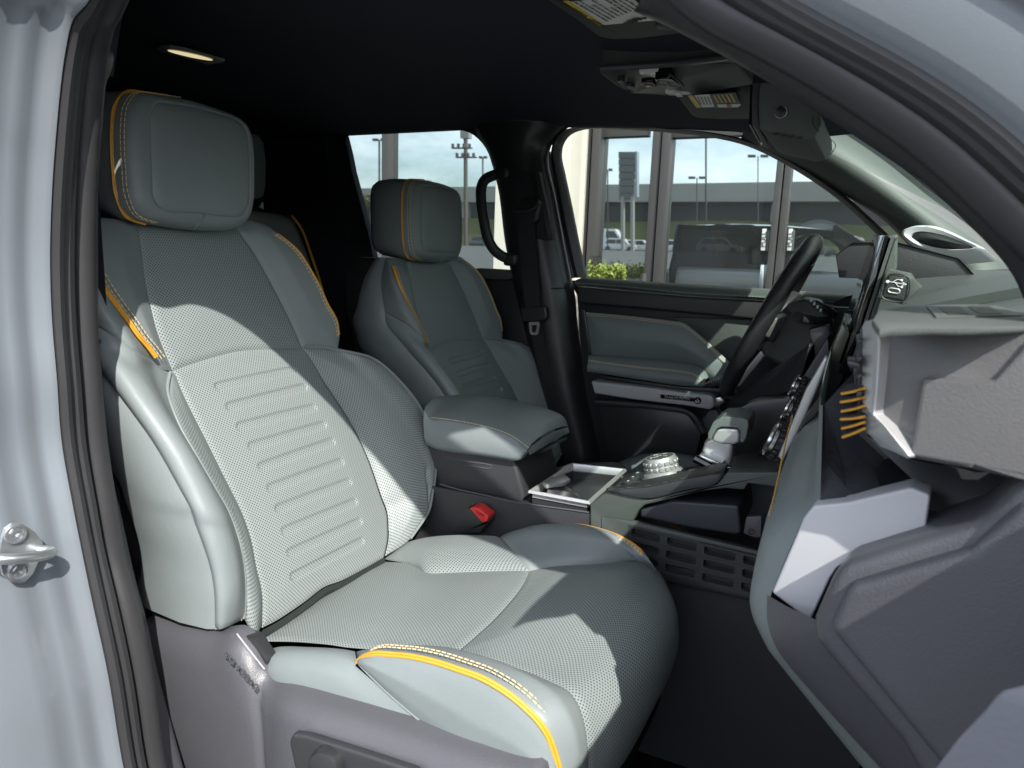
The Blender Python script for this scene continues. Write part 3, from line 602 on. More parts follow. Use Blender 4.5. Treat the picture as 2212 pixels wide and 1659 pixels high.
def onp(px, py):
    p = P(px, py, y=1.90); best = None
    for i in range(n):
        q = aty(a[i], b[i], .45, 1.923); d = ray(px, py); t = q.dot(d)/d.dot(d)
        e = (q-d*t).length
        if best is None or e < best[0]: best = (e, t)
    return ray(px, py)*best[1]
cv = crv([onp(*q) for q in ((1711, 322), (1717, 310), (1737, 299), (1770, 292), (1795, 300), (1805, 314), (1800, 326), (1785, 339), (1765, 347), (1745, 342), (1724, 334))], 50, True)
obj('airbag_cover_seam', tube(cv, .0013, 6), ink, ap)
obj('windscreen_seal', tube(crv([q+V((.012, -.006, .012)) for q in ue], 40), .008, 8), rubber, ap)
sp_ = obj('sticker', slab(PL('1773,247 1800,262 1797,272 1772,257', y=1.93), (.0006, 0, .0006), 0), white, ap)
spk = thing('tweeter_speaker', 'silver framed tweeter speaker with black mesh at the foot of the far pillar', 'speaker', P(2030, 510, y=1.85))
fo = PL('1948,506 1951,497 1965,491 1984,487 2021,489 2057,502 2091,519 2129,540 2100,546 2040,548 1990,540 1960,522', y=[1.84]*12); fi = PL('1966,512 1970,505 1984,500 2005,501 2041,509 2068,519 2085,526 2103,535 2080,538 2030,536 1990,526 1972,516', y=1.835)
fo, fi = crv(fo, 60, True)[:-1], crv(fi, 60, True)[:-1]
obj('frame', loft([[q+V((.03, .04, -.02)) for q in fo], fo, [p.lerp(q, .5)+V((-.005, -.006, .003)) for p, q in zip(fo, fi)], fi, [q+V((.004, .006, 0)) for q in fi]], True, (True, False)), silverp, spk)
obj('mesh_grille', loft([[q+V((.003, .005, 0)) for q in fi], [sum(fi, V())/60+V((.002, .002, .003))+(q-sum(fi, V())/60)*.02 for q in fi]]), mat('speaker_mesh', (.012, .012, .012), .5, bump=(420, 1.0, 'vor')), spk)
tx = P(2004, 493.5, y=1.80); text('lettering', 'JBL', tx, P(2022, 497, y=1.80)-P(1990, 491, y=1.80), (0, 0, 1), .012, grey_ink, spk)
# ------------------------------------------------------------------ overhead: console, visors, mirror, dome lamp
def onz(s, z): return PL(s, z=z)
oc = thing('overhead_console', 'grey overhead console with map lamps and buttons on the headliner', 'overhead console', P(1450, 170, z=.334))
ol = PL('1295,161 1303,150 1340,147 1376,146 1457,140 1537,132 1577,127 1595,140 1626,183 1560,196 1494,206 1446,207 1365,202 1330,184', z=[.345, .352, .352, .350, .345, .335, .325, .32, .312, .315, .322, .325, .335, .342])
obj('housing', slab(ol, (.0, 0, .05), .006, 3), plast_g, oc)
obj('rear_rim', tube(crv(PL('1298,148 1376,143 1457,137 1537,128 1578,122', z=[.352, .350, .345, .335, .325]), 30), .006, 8), plast, oc)
oz = .330
lamp = mat('clear_lamp_lens', (.75, .75, .72), .15, spec=.6)
for s, z in (('1380,157 1440,154 1447,166 1392,168', .339), ('1436,201 1488,200 1495,205.5 1446,207', .321)):
    l = obj('map_lamp', slab(PL(s, z=z), (0, 0, .012), .002), lamp, oc); c = sum(PL(s, z=z), V())/4
    obj('lamp_bulb', box(c+V((0, 0, -.001)), (.012, .03, .003), bev=.001), mat('lit_bulb', (.9, .9, .85), .2), l)
obj('button', slab(PL('1333,175 1345,174 1350,179 1337,180', z=.337), (0, 0, .01), .001), plast_s, oc)
obj('button', slab(PL('1352,186 1365,186 1371,191 1357,192', z=.335), (0, 0, .01), .001), plast_s, oc)
sos = obj('button', slab(PL('1385,180 1410,179 1419,188 1396,189', z=.331), (0, 0, .01), .001), gloss, oc)
text('lettering', 'SOS', P(1402, 184.5, z=.3298), P(1410, 184, z=.33)-P(1395, 184, z=.33), P(1398, 180, z=.33)-P(1404, 188, z=.33), .010, red, sos)
obj('switch_recess', slab(PL('1414,172 1447,168 1487,199 1449,200', z=.326), (0, 0, .02), .002), gloss, oc)
obj('panel_line', tube(crv(PL('1446,160 1470,178 1494,203', z=.326), 10), .0016, 6), ink, oc)
obj('panel_line', tube(crv(PL('1305,158 1330,178 1365,198 1440,199', z=.336), 20), .0012, 6), ink, oc)
obj('panel_line', tube(crv(PL('1590,138 1608,160 1625,182', z=.311), 10), .0012, 6), ink, oc)
def visor(name, label, out, zs, lab, par_items):
    t = thing(name, label, 'sun visor', sum(PL(out, z=zs), V())/len(out.split())); t['group'] = 'sun visors'
    obj('visor_board', slab(PL(out, z=zs), (0, 0, .018), .006, 3), visor_m, t)
    return t
v1 = visor('sun_visor', 'black sun visor near the doorway with white and yellow airbag warning label', '1100,-60 1188,5 1240,40 1290,79 1322,86 1376,84 1473,73 1470,40 1440,-10 1400,-60', [.345, .352, .355, .357, .355, .35, .335, .33, .33, .335], None, None)
zf = lambda px, py: .3415-.00010*(px-1290)
def vq(s): return [P(*map(float, q.split(',')), z=zf(*map(float, q.split(',')))) for q in s.split()]
lb = obj('warning_label', slab(vq('1160,-38 1294,54 1306,54 1416,44 1330,-38'), (0, 0, .001), 0), white, v1)
obj('yellow_strip', slab([q+V((0, 0, -.0006)) for q in vq('1155,-38 1294,54.5 1306,54 1172,-38')], (0, 0, .0004), 0), ylw, lb)
a_, b_ = vq('1214,4 1296,51')
text('lettering', 'WARNING  AVERTISSEMENT', (b_*.52+a_*.48)+V((0, 0, -.0012)), a_-b_, vq('1240,10')[0]-vq('1225,20')[0], .0115, ink, lb, .0002)
xd = (a_-b_).normalized(); yd = (vq('1330,40')[0]-vq('1300,50')[0])
for i in range(9):
    o_ = vq(f'{1312+i*8.5},{44-i*3.6}')[0]+V((0, 0, -.0012)); text('lettering', ['EVEN WITH ADVANCED AIR BAGS', 'Children can be killed or seriously', 'injured by the air bag', 'The back seat is the safest place', 'for children', 'BEWARE OF AIR BAGS', 'Never put a child seat in front', 'Always use seat belts', 'and child restraints'][i], o_, xd, yd, .0058, ink, lb, .0002, 'LEFT')
for i in range(3):
    px, py = 1374+i*9, 44-i*3; c = vq(f'{px},{py}')[0]+V((0, 0, -.001)); obj('pictogram', join(lathe(c, (0, 0, 1), [(.0035, 0), (.0035, .0004)], 12), box(c+V((-.009, .001, 0)), (.010, .006, .0006), bev=0), box(c+V((-.016, .006, 0)), (.005, .012, .0006), bev=0)), ink, lb)
obj('pivot_clip', slab(PL('1414,58 1424,51 1440,52 1458,62 1452,67 1420,65', z=.325), (0, 0, .02), .006, 3), plast_d, v1)
v2 = visor('sun_visor', 'dark sun visor by the driver with small yellow and white label', '1462,209 1494,250 1510,257 1560,258 1640,258 1650,205 1600,196 1500,206', [.335, .318, .312, .306, .30, .305, .312, .33], None, None)
ze = .3085
lb2 = obj('warning_label', slab(PL('1485,207 1588,200 1603,232 1504,233', z=ze), (0, 0, .001), 0), plast_s, v2)
for s, m in (('1486,207 1496,206.5 1515,232 1504,232.6', ylw), ('1500,206.5 1532,204 1543,231 1517,232', white), ('1549,226 1599,225 1602,231.5 1552,232', white)): obj('label_panel', slab(PL(s, z=ze-.0012), (0, 0, .0006), 0), m, lb2)
for i in range(5):
    q = f'{1540+i*9},{206-i*.6} {1543+i*9},{205.8-i*.6} {1553+i*9},{222-i*.3} {1550+i*9},{222.2-i*.3}'; obj('print_line', slab(PL(q, z=ze-.0012), (0, 0, .0006), 0), ylw, lb2)
for i in range(4):
    q = f'{1506+i*7},{210} {1509+i*7},{209.8} {1516+i*7},{226} {1513+i*7},{226.2}'; obj('print_line', slab(PL(q, z=ze-.002), (0, 0, .0005), 0), grey_ink, lb2)
obj('prohibition_ring', tube(crv([P(1575, 228.5, z=ze-.0022)+V((.004*math.cos(k), .009*math.sin(k), 0)) for k in np.linspace(0, 6.28, 16)], 24), .0009, 5), red, lb2)
mi = thing('rear_view_mirror', 'grey rear view mirror housing hanging below the windscreen header', 'mirror', P(1700, 240, y=1.2))
mo = PL('1640,181 1645,177 1674,180 1712,205 1749,231 1773.5,247 1774,268 1768,284 1760,295 1741,301 1700,293 1661,285 1640,276 1638,225', y=1.19)
obj('housing', slab(mo, (.012, .17, -.012), .009, 4), plast_g, mi, smooth=60)
mf = PL('1626,180 1632,177 1642,177 1637,225 1640,277 1630,273 1623,268 1623,215', y=1.188)
obj('glass_rim', slab(mf, (.0, .17, -.008), .005, 3), plast_d, mi)
obj('mirror_face', slab([q+V((-.004, .004, 0)) for q in (mf[0], mf[-2], mf[-2]+V((0, .16, -.008)), mf[0]+V((0, .16, -.008)))], (.002, 0, 0), 0), gloss, mi)
obj('button', lathe(P(1687, 242, y=1.187), (.15, -1, 0), [(.0085, 0), (.0085, .002), (.0065, .0035), (.001, .0035)], 24), plast_s, mi)
obj('button_ring', tube(crv([P(1687, 242, y=1.1855)+V((.0085*math.cos(k), 0, .0085*math.sin(k))) for k in np.linspace(0, 6.2832, 24)], 30), .0006, 5), satin, mi)
obj('seam', tube(crv(PL('1768,284 1757,270 1755,250', y=1.183), 10), .001, 6), ink, mi)
for i in range(4): obj('vent_slot', box(P(1676+i*17, 290+i*2.6, y=1.19), (.009, .006, .003), bev=.001), ink, mi)
for i in range(6): obj('vent_slot', box(P(1769.5, 250+i*4.5, y=1.182), (.004, .002, .0018), bev=0), ink, mi)
obj('stalk', tube(crv([P(1758, 244, y=1.22), P(1765, 225, y=1.27), P(1790, 200, y=1.29)], 12), .014, 12), plast_s, mi)
dl = thing('dome_light', 'small glowing dome light set in the dark headliner', 'lamp', P(410, 120, z=.424))
glow = bpy.data.materials.new('warm_lamp_glow'); glow.use_nodes = True; e_ = glow.node_tree.nodes['Principled BSDF']; e_.inputs['Base Color'].default_value = (.8, .75, .6, 1); e_.inputs['Emission Color'].default_value = (1, .86, .5, 1); e_.inputs['Emission Strength'].default_value = .35
lens = mat('frosted_lens', (.35, .34, .30), .4)
obj('lens', slab(PL('335,108 345,104 367,102 400,108 487,133 470,137 450,140 420,132 380,122', z=.418), (0, 0, .006), .002), lens, dl)
c0 = P(412, 120, z=.4165); ax_ = (P(470, 133, z=.4165)-P(350, 106, z=.4165)).normalized()
obj('bulb', loft([[c0+ax_*(.05*r*math.cos(k))+ax_.cross(V((0, 0, 1)))*(.016*r*math.sin(k))+V((0, 0, -.002*(1-r))) for k in np.linspace(0, 6.283, 20, endpoint=False)] for r in (1, .6, .1)]), glow, dl)
# ------------------------------------------------------------------ rear seat
rs = thing('rear_bench', 'dark rear bench seat glimpsed between the front seats', 'seat', (-1.6, 1.6, -.9))
for (s, yy, dy) in (('515,290 540,284 562,290 574,310 578,345 578,400 574,425 560,431 520,431', 1.78, .0),):
    q = PL(s, x=-1.72); obj('headrest', slab(q, (-.10, 0, 0), .02, 3), leather, rs)
q = PL('500,452 560,455 612,462 640,474 660,520 690,610 720,720 760,860 600,900', x=[-1.70, -1.70, -1.70, -1.70, -1.67, -1.62, -1.56, -1.50, -1.5]); obj('backrest', slab(q, (-.14, 0, 0), .03, 3), leather, rs)
obj('piping', piping(crv(PL('630,466 650,492 672,550 692,612 712,690', x=[-1.675, -1.67, -1.63, -1.59, -1.54]), 50), (1, 0, 0), .0026), yellow, rs)
obj('bench', box((-1.45, 1.285, -.66), (.55, 1.3, .14), bev=.03, seg=3), leather, rs)
obj('latch_tab', slab(PL('561,447 568,436 570,452', x=-1.71), (-.004, 0, 0), 0), white, rs)
bk = thing('seat_belt_buckle', 'black seat belt buckle with bright red button beside the near seat cushion', 'buckle', P(1020, 1130, y=1.185))
u_ = (P(1035, 1100, y=1.19)-P(1005, 1150, y=1.19)).normalized()
obj('body', slab(PL('1004,1102 1010,1097 1016,1098 1050,1128 1054,1121 1056,1126 1036,1152 1000,1151 978,1147', y=1.172), (0, .028, 0), .004, 3), plast_s, bk)
obj('button', slab(PL('1015,1099 1019,1095.5 1032,1097 1053,1114 1054.5,1118 1051,1128 1040,1128', y=1.168), (0, .03, .0), .003, 3), red, bk)
text('lettering', 'PRESS', P(1036, 1110, y=1.1672), P(1048, 1117, y=1.167)-P(1024, 1104, y=1.167), P(1040, 1104, y=1.167)-P(1034, 1118, y=1.167), .008, mat('red_dark', (.35, .02, .02), .4), bk)
# ------------------------------------------------------------------ centre console
co = thing('center_console', 'black centre console between the front seats with leather armrest and cup holder', 'console', (-.45, 1.3, -.9))
# armrest lid: near edge, crown, far edge
ne = PL('917,885 929,906 960,909 1004,916 1037,923 1074,933 1104,946 1140,971', y=1.212); fe = PL('967,860 987,855 1037,855 1110,866 1170,881 1217,900 1224,912 1227,923', y=1.42)
top = crv(ne, 50), crv(fe, 50)
rows = [top[0], [p.lerp(q, .04)+V((0, 0, .006)) for p, q in zip(*top)], [p.lerp(q, .25)+V((0, 0, .013)) for p, q in zip(*top)], [p.lerp(q, .5)+V((0, 0, .015)) for p, q in zip(*top)], [p.lerp(q, .8)+V((0, 0, .010)) for p, q in zip(*top)], [p.lerp(q, .97)+V((0, 0, .004)) for p, q in zip(*top)], top[1]]
lid = obj('armrest', loft(rows, False), leather, co, smooth=70)
nb = crv(PL('920,960 945,971 1037,985 1090,993 1110,996 1122,993 1130,985 1141,974', y=1.210), 50); fb_ = [q+V((0, 0, -.03)) for q in top[1]]
obj('armrest_side', loft([top[0], [p.lerp(q, .3)+V((0, -.006, 0)) for p, q in zip(top[0], nb)], [p.lerp(q, .8)+V((0, -.005, 0)) for p, q in zip(top[0], nb)], nb, [q+V((0, .02, -.003)) for q in nb]], False), leather, lid, smooth=70)
fr_ = [ne[-1], fe[-1]]; obj('armrest_front', loft([[ne[-1].lerp(fe[-1], k)+V((0, 0, .008*math.sin(math.pi*k))) for k in np.linspace(0, 1, 16)], [ne[-1].lerp(fe[-1], k)+V((.004, 0, -.01)) for k in np.linspace(0, 1, 16)], [ne[-1].lerp(fe[-1], k)+V((-.02, 0, -.028)) for k in np.linspace(0, 1, 16)]], False), leather, lid, smooth=70)
for d in (.004, .012): obj('stitching', stitches(crv([q+V((0, d, .0045 if d > .01 else .003)) for q in ne[1:]], 60), .0075, .0048, .0008), thread, lid, smooth=0)
B1, B2, B3 = PL('905,965 945,975 1037,990 1090,998 1120,1004', y=1.19), PL('930,1075 960,1062 1040,1088 1134,1068', y=1.2), None
bx = obj('bin', slab([V((-.822, 1.225, -.488)), V((-.822, 1.225, -.352)), V((-.72, 1.225, -.382)), V((-.56, 1.225, -.396)), V((-.537, 1.225, -.464)), V((-.537, 1.225, -.488))], (0, .185, 0), .008, 3), plast_d, co)
obj('bin_line', tube(crv(PL('963,988 1000,996 1060,1005 1066,1009 1058,1012 1000,1003', y=1.2245), 20), .0014, 6), plast, co)
obj('latch_tab', slab(PL('1156,974 1202,957 1204,961 1166,982', y=1.30), (0, .06, .0), .002), plast_s, co)
side = [V((-1.0, 1.205, -.95)), V((-1.0, 1.205, -.475)), V((-.53, 1.205, -.475)), V((-.385, 1.205, -.468)), V((-.385, 1.205, -.95))]
obj('side_panel', slab(side, (0, .21, 0), .004), plast_d, co)
obj('side_line', tube(crv(PL('950,1045 985,1056 1040,1068 1100,1082 1272,1107', y=1.2045), 30), .0018, 6), plast, co)
obj('rear_side', slab([V((-1.05, 1.224, -.47)), V((-1.05, 1.224, -.41)), V((-.824, 1.224, -.41)), V((-.824, 1.224, -.47))], (0, .17, 0), .01), plast_d, co)
# cup holder: bright rim round a dark well
ro = [V(q) for q in ((-.518, 1.20, -.449), (-.392, 1.20, -.449), (-.388, 1.425, -.444), (-.505, 1.405, -.444), (-.512, 1.375, -.444), (-.512, 1.30, -.446))]
ri = [V(q) for q in ((-.511, 1.207, -.449), (-.400, 1.207, -.449), (-.396, 1.416, -.444), (-.499, 1.398, -.444), (-.505, 1.373, -.444), (-.505, 1.30, -.446))]
ro, ri = crv(ro+ro[:1], 90)[:-1] if False else ro, ri
nn = 6; lv = ro+[q+V((0, 0, .005)) for q in [a.lerp(b, .25) for a, b in zip(ro, ri)]]+[q+V((0, 0, .005)) for q in [a.lerp(b, .75) for a, b in zip(ro, ri)]]+ri+[q+V((0, 0, -.012)) for q in ri]
lf = [(k*nn+i, k*nn+(i+1) % nn, (k+1)*nn+(i+1) % nn, (k+1)*nn+i) for k in range(4) for i in range(nn)]
ch = obj('cup_holder', (lv, lf), satin, co)
obj('well', loft([[q+V((0, 0, -.010)) for q in ri], [q+V((0, 0, -.09)) for q in ri]], True, (False, True)), plast_s, ch)
obj('divider', slab(PL('1172,1049 1184,1040 1222,1034 1232,1043 1218,1050 1180,1056', z=-.440), (0, 0, .008), .002), satin, ch)
obj('divider_arm', tube(crv([V((-.49, 1.23, -.452)), V((-.455, 1.245, -.455)), V((-.44, 1.262, -.475)), V((-.445, 1.25, -.52))], 16), .012, 8), plast_s, ch)
obj('inner_bar', tube(crv(PL('1222,1055 1232,1062 1236,1075', z=-.475), 10), .004, 6), satin, ch)
obj('cup_rib', tube(crv(PL('1285,1085 1305,1072 1330,1064', z=-.50), 10), .006, 8), plast_s, ch)
# bridge with padded grip rail
deck = [V(q) for q in ((-.388, 1.225, -.452), (-.26, 1.235, -.418), (-.14, 1.24, -.365), (-.06, 1.24, -.345), (-.06, 1.44, -.345), (-.14, 1.43, -.365), (-.26, 1.43, -.416), (-.388, 1.425, -.450))]
obj('deck', loft([deck[:4], deck[4:][::-1]], False), plast_s, co)
br = [P(*q, y=1.2) for q in ((1274, 1091), (1310, 1060), (1400, 1079), (1548, 1047), (1570, 1020), (1680, 1019), (1700, 1030), (1690, 1062), (1668, 1051), (1640, 1048), (1616, 1044), (1607, 1059), (1569, 1055), (1510, 1062), (1450, 1078), (1393, 1091), (1380, 1102), (1366, 1128), (1300, 1117), (1297, 1160), (1274, 1160))]
obj('bridge', slab(br, (0, .035, 0), .004, 3), plast_g, co)
obj('bridge_far', slab([q+V((0, .19, 0)) for q in br[5:13]]+[], (0, .03, 0), .004), plast_s, co)
pside = PL('1310,1058 1400,1077 1548,1045 1562,1019 1481,1033', y=1.197)
ptop_n = crv(PL('1312,1059 1399,1053 1481,1036 1550,1022 1566,1013', y=1.196), 30); pnear = crv(PL('1311,1061 1400,1076 1480,1058 1546,1044 1563,1022', y=1.194), 30)
ptop_f = crv(PL('1310,1056 1395,1036 1480,1018 1540,1003 1572,1001', y=1.24), 30)
pad = obj('grip_pad', loft([pnear, [p.lerp(q, .5)+V((0, -.002, 0)) for p, q in zip(pnear, ptop_n)], ptop_n, [p.lerp(q, .2)+V((0, 0, .002)) for p, q in zip(ptop_n, ptop_f)], [p.lerp(q, .8)+V((0, 0, .002)) for p, q in zip(ptop_n, ptop_f)], ptop_f, [q+V((0, .005, -.02)) for q in ptop_f]], False), plast_d, co, smooth=45)
gv, gf = [], []
for i in range(13):                       # basket-weave relief of the grip
    t0, t1 = i/13+.008, (i+1)/13-.008
    def gp_(t, w): k = t*29; j = min(int(k), 28); return ptop_n[j].lerp(ptop_n[j+1], k-j).lerp(ptop_f[j].lerp(ptop_f[j+1], k-j), w)+V((0, 0, .0012))
    for h in range(2):
        for j in range(4):
            if (i+h) % 2: a_, b_ = gp_(t0+(t1-t0)*(j+.5)/4, .06+h*.46), gp_(t0+(t1-t0)*(j+.5)/4, .46+h*.46)
            else: a_, b_ = gp_(t0, .10+h*.46+j*.11), gp_(t1, .10+h*.46+j*.11)
            v_, f_ = tube([a_, b_], .0008, 4); k = len(gv); gv += v_; gf += [tuple(x+k for x in q) for q in f_]
obj('weave_relief', (gv, gf), plast_g, pad, smooth=0, kind='stuff')
# dial
dc = P(1425, 986, y=1.33); R3 = Matrix.Rotation(math.radians(-20), 3, 'Y')
dax = V((-.28, 0, 1)).normalized()
dm = obj('dial', lathe(dc+dax*-.026, dax, [(.036, -.012), (.036, 0), (.031, .002), (.031, .022), (.029, .026), (.026, .0265), (.0255, .024), (.001, .024)], 48), satin, co)
obj('dial_base', lathe(dc+dax*-.032, dax, [(.043, -.012), (.043, 0), (.040, .004), (.036, .004)], 12), satin, dm)
obj('dial_face', lathe(dc, dax, [(.0255, -.003), (.0255, .0005), (.001, .0008)], 40), plast_g, dm)
e1 = dax.orthogonal().normalized(); e2 = dax.cross(e1)
for i in range(18):
    a = 2*math.pi*i/18; r = e1*math.cos(a)+e2*math.sin(a); tt = dax.cross(r); M = Matrix((r, tt, dax)).transposed()
    for h in (-.020, -.010): obj('dial_tread', box(dc+r*.0325+dax*h, (.004, .0085, .007), M, .001, 1), satin, dm)
for s, dx, dy in (('2H', -.010, .010), ('4H', .006, .012), ('4L', .012, -.008), ('DTM', -.008, -.012), ('1-3', -.002, .001)): text('lettering', s, dc+V((dx, dy, dx*.28+.002)), V((-.3, -1, 0)) if False else V((.93, .37, .26)), V((-.35, .9, -.1)), .008, white, dm, .0002)
dk = obj('switch_pad', slab(PL('1343,1040 1378,1014 1392,1020 1358,1047', z=-.405), (0, 0, -.01), .003), plast_s, co)
for i, s in enumerate(('A', '=', 'P')): text('lettering', s, P(1377-i*10, 1021+i*9, z=-.4035), V((.93, .37, .25)), V((-.35, .9, -.1)), .010, white, dk, .0002)
# shifter
sh = thing('gear_shifter', 'grey leather topped gear shifter with silver stalk ahead of the dial', 'gear shifter', P(1550, 990, y=1.31))
obj('stalk', slab(PL('1522,951 1540,945 1585,958 1579,997 1576,1010 1512,990 1516,975', y=1.285), (0, .05, 0), .008, 4), satin, sh)
obj('grip_insert', slab(PL('1537,953 1541,940 1549,927 1560,924 1594,926 1598,940 1597,956 1585,961 1560,960', y=1.268), (0, .08, 0), .006, 4), satin, sh)
gh_o = PL('1529,936 1529,946 1535,953 1540,940 1549,926 1560,922 1592,924 1599,930 1599,955 1605,957 1612,945 1617,920 1616,908 1605,903 1580,901 1557,901 1540,912', y=1.262)
obj('leather_grip', slab(gh_o, (0, .095, 0), .009, 4), mat('creased_grey_leather', (.13, .15, .145), .42, bump=(140, .5)), sh, smooth=60)
obj('boot_ring', tube(crv(PL('1500,990 1520,1000 1545,1012 1580,1014', y=1.27), 12), .008, 8), gloss, sh)
obj('shifter_bezel', slab(PL('1508,985 1516,984 1560,1003 1552,1010', y=1.25), (0, .09, 0), .003), chrome, sh)
# charger tray under the bridge
obj('tray', slab(PL('1382,1100 1452,1082 1595,1092 1601,1150 1590,1156 1490,1140 1383,1117', y=1.215), (0, .17, 0), .006, 3), mat('dark_blue_grey_plastic', (.03, .032, .042), .5, bump=(200, .2)), co)
obj('tray_mat', slab(PL('1450,1072 1595,1088 1592,1094 1452,1082', y=1.25), (0, .14, 0), .003), gloss, co)
obj('bag', slab(PL('1535,1077 1560,1066 1600,1072 1598,1090 1570,1092', y=1.30), (0, .03, 0), .006), mat('clear_film', (.35, .37, .36), .15, bump=(60, .8)), co)
obj('bracket', slab(PL('1612,1117 1645,1115 1644,1160 1632,1162 1606,1152', y=1.19), (0, .012, 0), .002), plast, co)
obj('screw', lathe(P(1623, 1148, y=1.189), (0, -1, 0), [(.005, 0), (.005, .001), (.003, -.001), (.0005, -.001)], 16), plast_s, co)
plast_w = mat('worn_black_plastic', (.04, .041, .043), .42, bump=(500, .3))
# slotted side grille: one pierced plate
gp = obj('grille_shade_backing', slab(PL('1297,1117 1362,1128 1640,1186 1640,1290 1625,1286 1420,1236 1297,1210', y=1.217), (0, .01, 0), 0), ink, co)  # black sheet puts the shade of the slot depths into colour
def cell(q, depth=.016):
    c = sum(q, V())/4; out = [V(p) for p in q]
    inner = []
    for i in range(4):
        a, b, d = q[i], q[(i+1) % 4], q[i-1]
        m = c+(a-c)*.80; m.z = c.z+(a.z-c.z)*.62
        inner += [m.lerp(c+(d-c)*.80 if False else V((c.x+(d.x-c.x)*.80, c.y, c.z+(d.z-c.z)*.62)), .10), m.lerp(V((c.x+(b.x-c.x)*.80, c.y, c.z+(b.z-c.z)*.62)), .10)]
    back = [c+(p-c)*.93+V((0, depth, 0)) for p in inner]
    vs = out+inner+back; fs = []
    for i in range(4):
        j = (i+1) % 4; fs += [(i, 4+2*i, 4+2*i+1), (i, 4+2*i+1, 4+2*j), (i, 4+2*j, j)]
    for i in range(8): fs.append((4+i, 4+(i+1) % 8, 12+(i+1) % 8, 12+i))
    return vs, fs
def gq(x, y): return P(x, y, y=1.199)
cols = [(1357, 1434, 1133), (1434, 1514, 1152), (1514, 1598, 1172), (1598, 1684, 1192)]
for ci, (x0, x1, y0) in enumerate(cols):
    for r in range(3):
        dy = 28.6*r; dx = -2.2*r; s = .235
        f = lambda x, yb: gq(x+dx, yb+(x-x0)*s+dy)
        obj('grille_slot', cell([f(x0, y0), f(x1, y0), f(x1-2, y0+28.6), f(x0-2, y0+28.6)]), plast_w, co, smooth=0)
obj('grille_rail', slab([gq(1299, 1116), gq(1364, 1126), gq(1690, 1204), gq(1690, 1212), gq(1357, 1134), gq(1357, 1220), gq(1299, 1208)], (0, .01, 0), .001), plast_g, co)
obj('grille_foot', slab([gq(1299, 1206), gq(1351, 1217), gq(1680, 1296), gq(1680, 1312), gq(1351, 1236), gq(1299, 1222)], (0, .02, 0), .002), plast_s, co)
obj('kick_panel', slab([V((-.36, 1.215, -.55)), V((.1, 1.215, -.52)), V((.1, 1.215, -.95)), V((-.36, 1.215, -.95))], (0, .15, 0), 0), plast_d, co)
# ------------------------------------------------------------------ dashboard
da = thing('dashboard', 'grey black dashboard with stitched green glovebox panel, silver trims and webbing loops', 'dashboard', (.1, 1.2, -.4))
nearA = PL('1777,876 1776,930 1774,1000 1772,1083 1736,1119 1700,1200 1667,1280 1657,1310 1657,1339 1668,1380 1687,1416 1774,1519 1901,1659 1960,1725', y=.635)
silB = PL('1773,872 1770,930 1766,1000 1758,1070 1690,1110 1649,1160 1623,1259 1619,1293 1622,1320 1631,1346 1645,1375 1661,1406 1741,1506 1864,1659 1930,1735', y=.67)
silB = resample(silB, 60); nearA = resample(nearA, 60)
nearA = crv(nearA, 60); silB = crv(silB, 60)
rowsD = [[q+V((.03, -.012, 0)) for q in nearA], nearA, [a.lerp(b, .5)+V((-.002, .0, 0)) for a, b in zip(nearA, silB)], silB, [q+V((-.003, .06, 0)) for q in silB], [q+V((-.004, .25, 0)) for q in silB], [q+V((-.003, .5, 0)) for q in silB]]
gb = obj('glovebox_panel', loft(rowsD[1:], False), leather, da, smooth=60)
stl = PL('1732,896 1721,946 1712,996 1704,1046 1694,1100 1691,1113 1691,1129 1701,1143 1711,1153', y=[1.05, .95, .88, .82, .72, .70, .68, .66, .64])
def on_gb(px, py):
    best = None; d = ray(px, py)
    for r in rowsD[2:]:
        pass
    for i in range(59):
        a, b = silB[i], silB[i+1]
        # plane of the extruded strip a-b along Y
        n_ = (b-a).cross(V((0, 1, 0)));
        if abs(n_.dot(d)) < 1e-9: continue
        t = n_.dot(a+V((-.0045, 0, 0)))/n_.dot(d); q = d*t
        k = (q-a).dot(V(((b-a).x, 0, (b-a).z)))/max((b-a).length_squared, 1e-9)
        if -.02 <= k <= 1.02 and .58 < q.y < 1.15:
            if best is None or t < best[0]: best = (t, q)
    return best[1]+V((-.0012, 0, 0)) if best else P(px, py, y=.8)
st1 = [on_gb(*map(float, q.split(','))) for q in '1734,905 1727,935 1721,965 1715,1000 1710,1030'.split()]
sgl = crv(PL('1732,900 1721,946 1712,996 1703,1046 1695,1090 1690,1113 1691,1129 1701,1143 1711,1153', y=[1.02, .95, .88, .82, .76, .73, .71, .69, .675]), 60)
for d in (0, .004): obj('stitching', stitches([q+V((-.012, d*2, -d)) for q in sgl], .008, .005, .0009), yellow if d == 0 else thread, gb, smooth=0)
obj('dash_core', slab([V(q) for q in ((.05, .70, -.10), (.42, .70, -.10), (.42, .70, -.62), (.10, .70, -.36), (.03, .70, -.25), (.005, .70, -.16))], (0, 1.26, 0), .004), plast_s, da)
# shelf above the glovebox, felt lined
obj('shelf', loft([PL('1777,876 1810,850 1846,800', y=[.70, .85, 1.06]), PL('1775,980 1835,950 1861,925', y=[.67, .72, .84]), PL('1772,1083 1834,1086 1905,1060', y=[.63, .62, .62]), PL('1772,1100 1860,1090 2003,1066', y=[.625, .61, .59])], False), felt, da, smooth=30)
obj('shelf_back', slab(PL('1782,872 1848,800 1866,930 1964,992 2004,1066 1990,1090 1836,1086 1777,1083', y=[.70, 1.06, .88, .68, .62, .61, .63, .635]), (.05, .02, -.02), 0), felt, da)
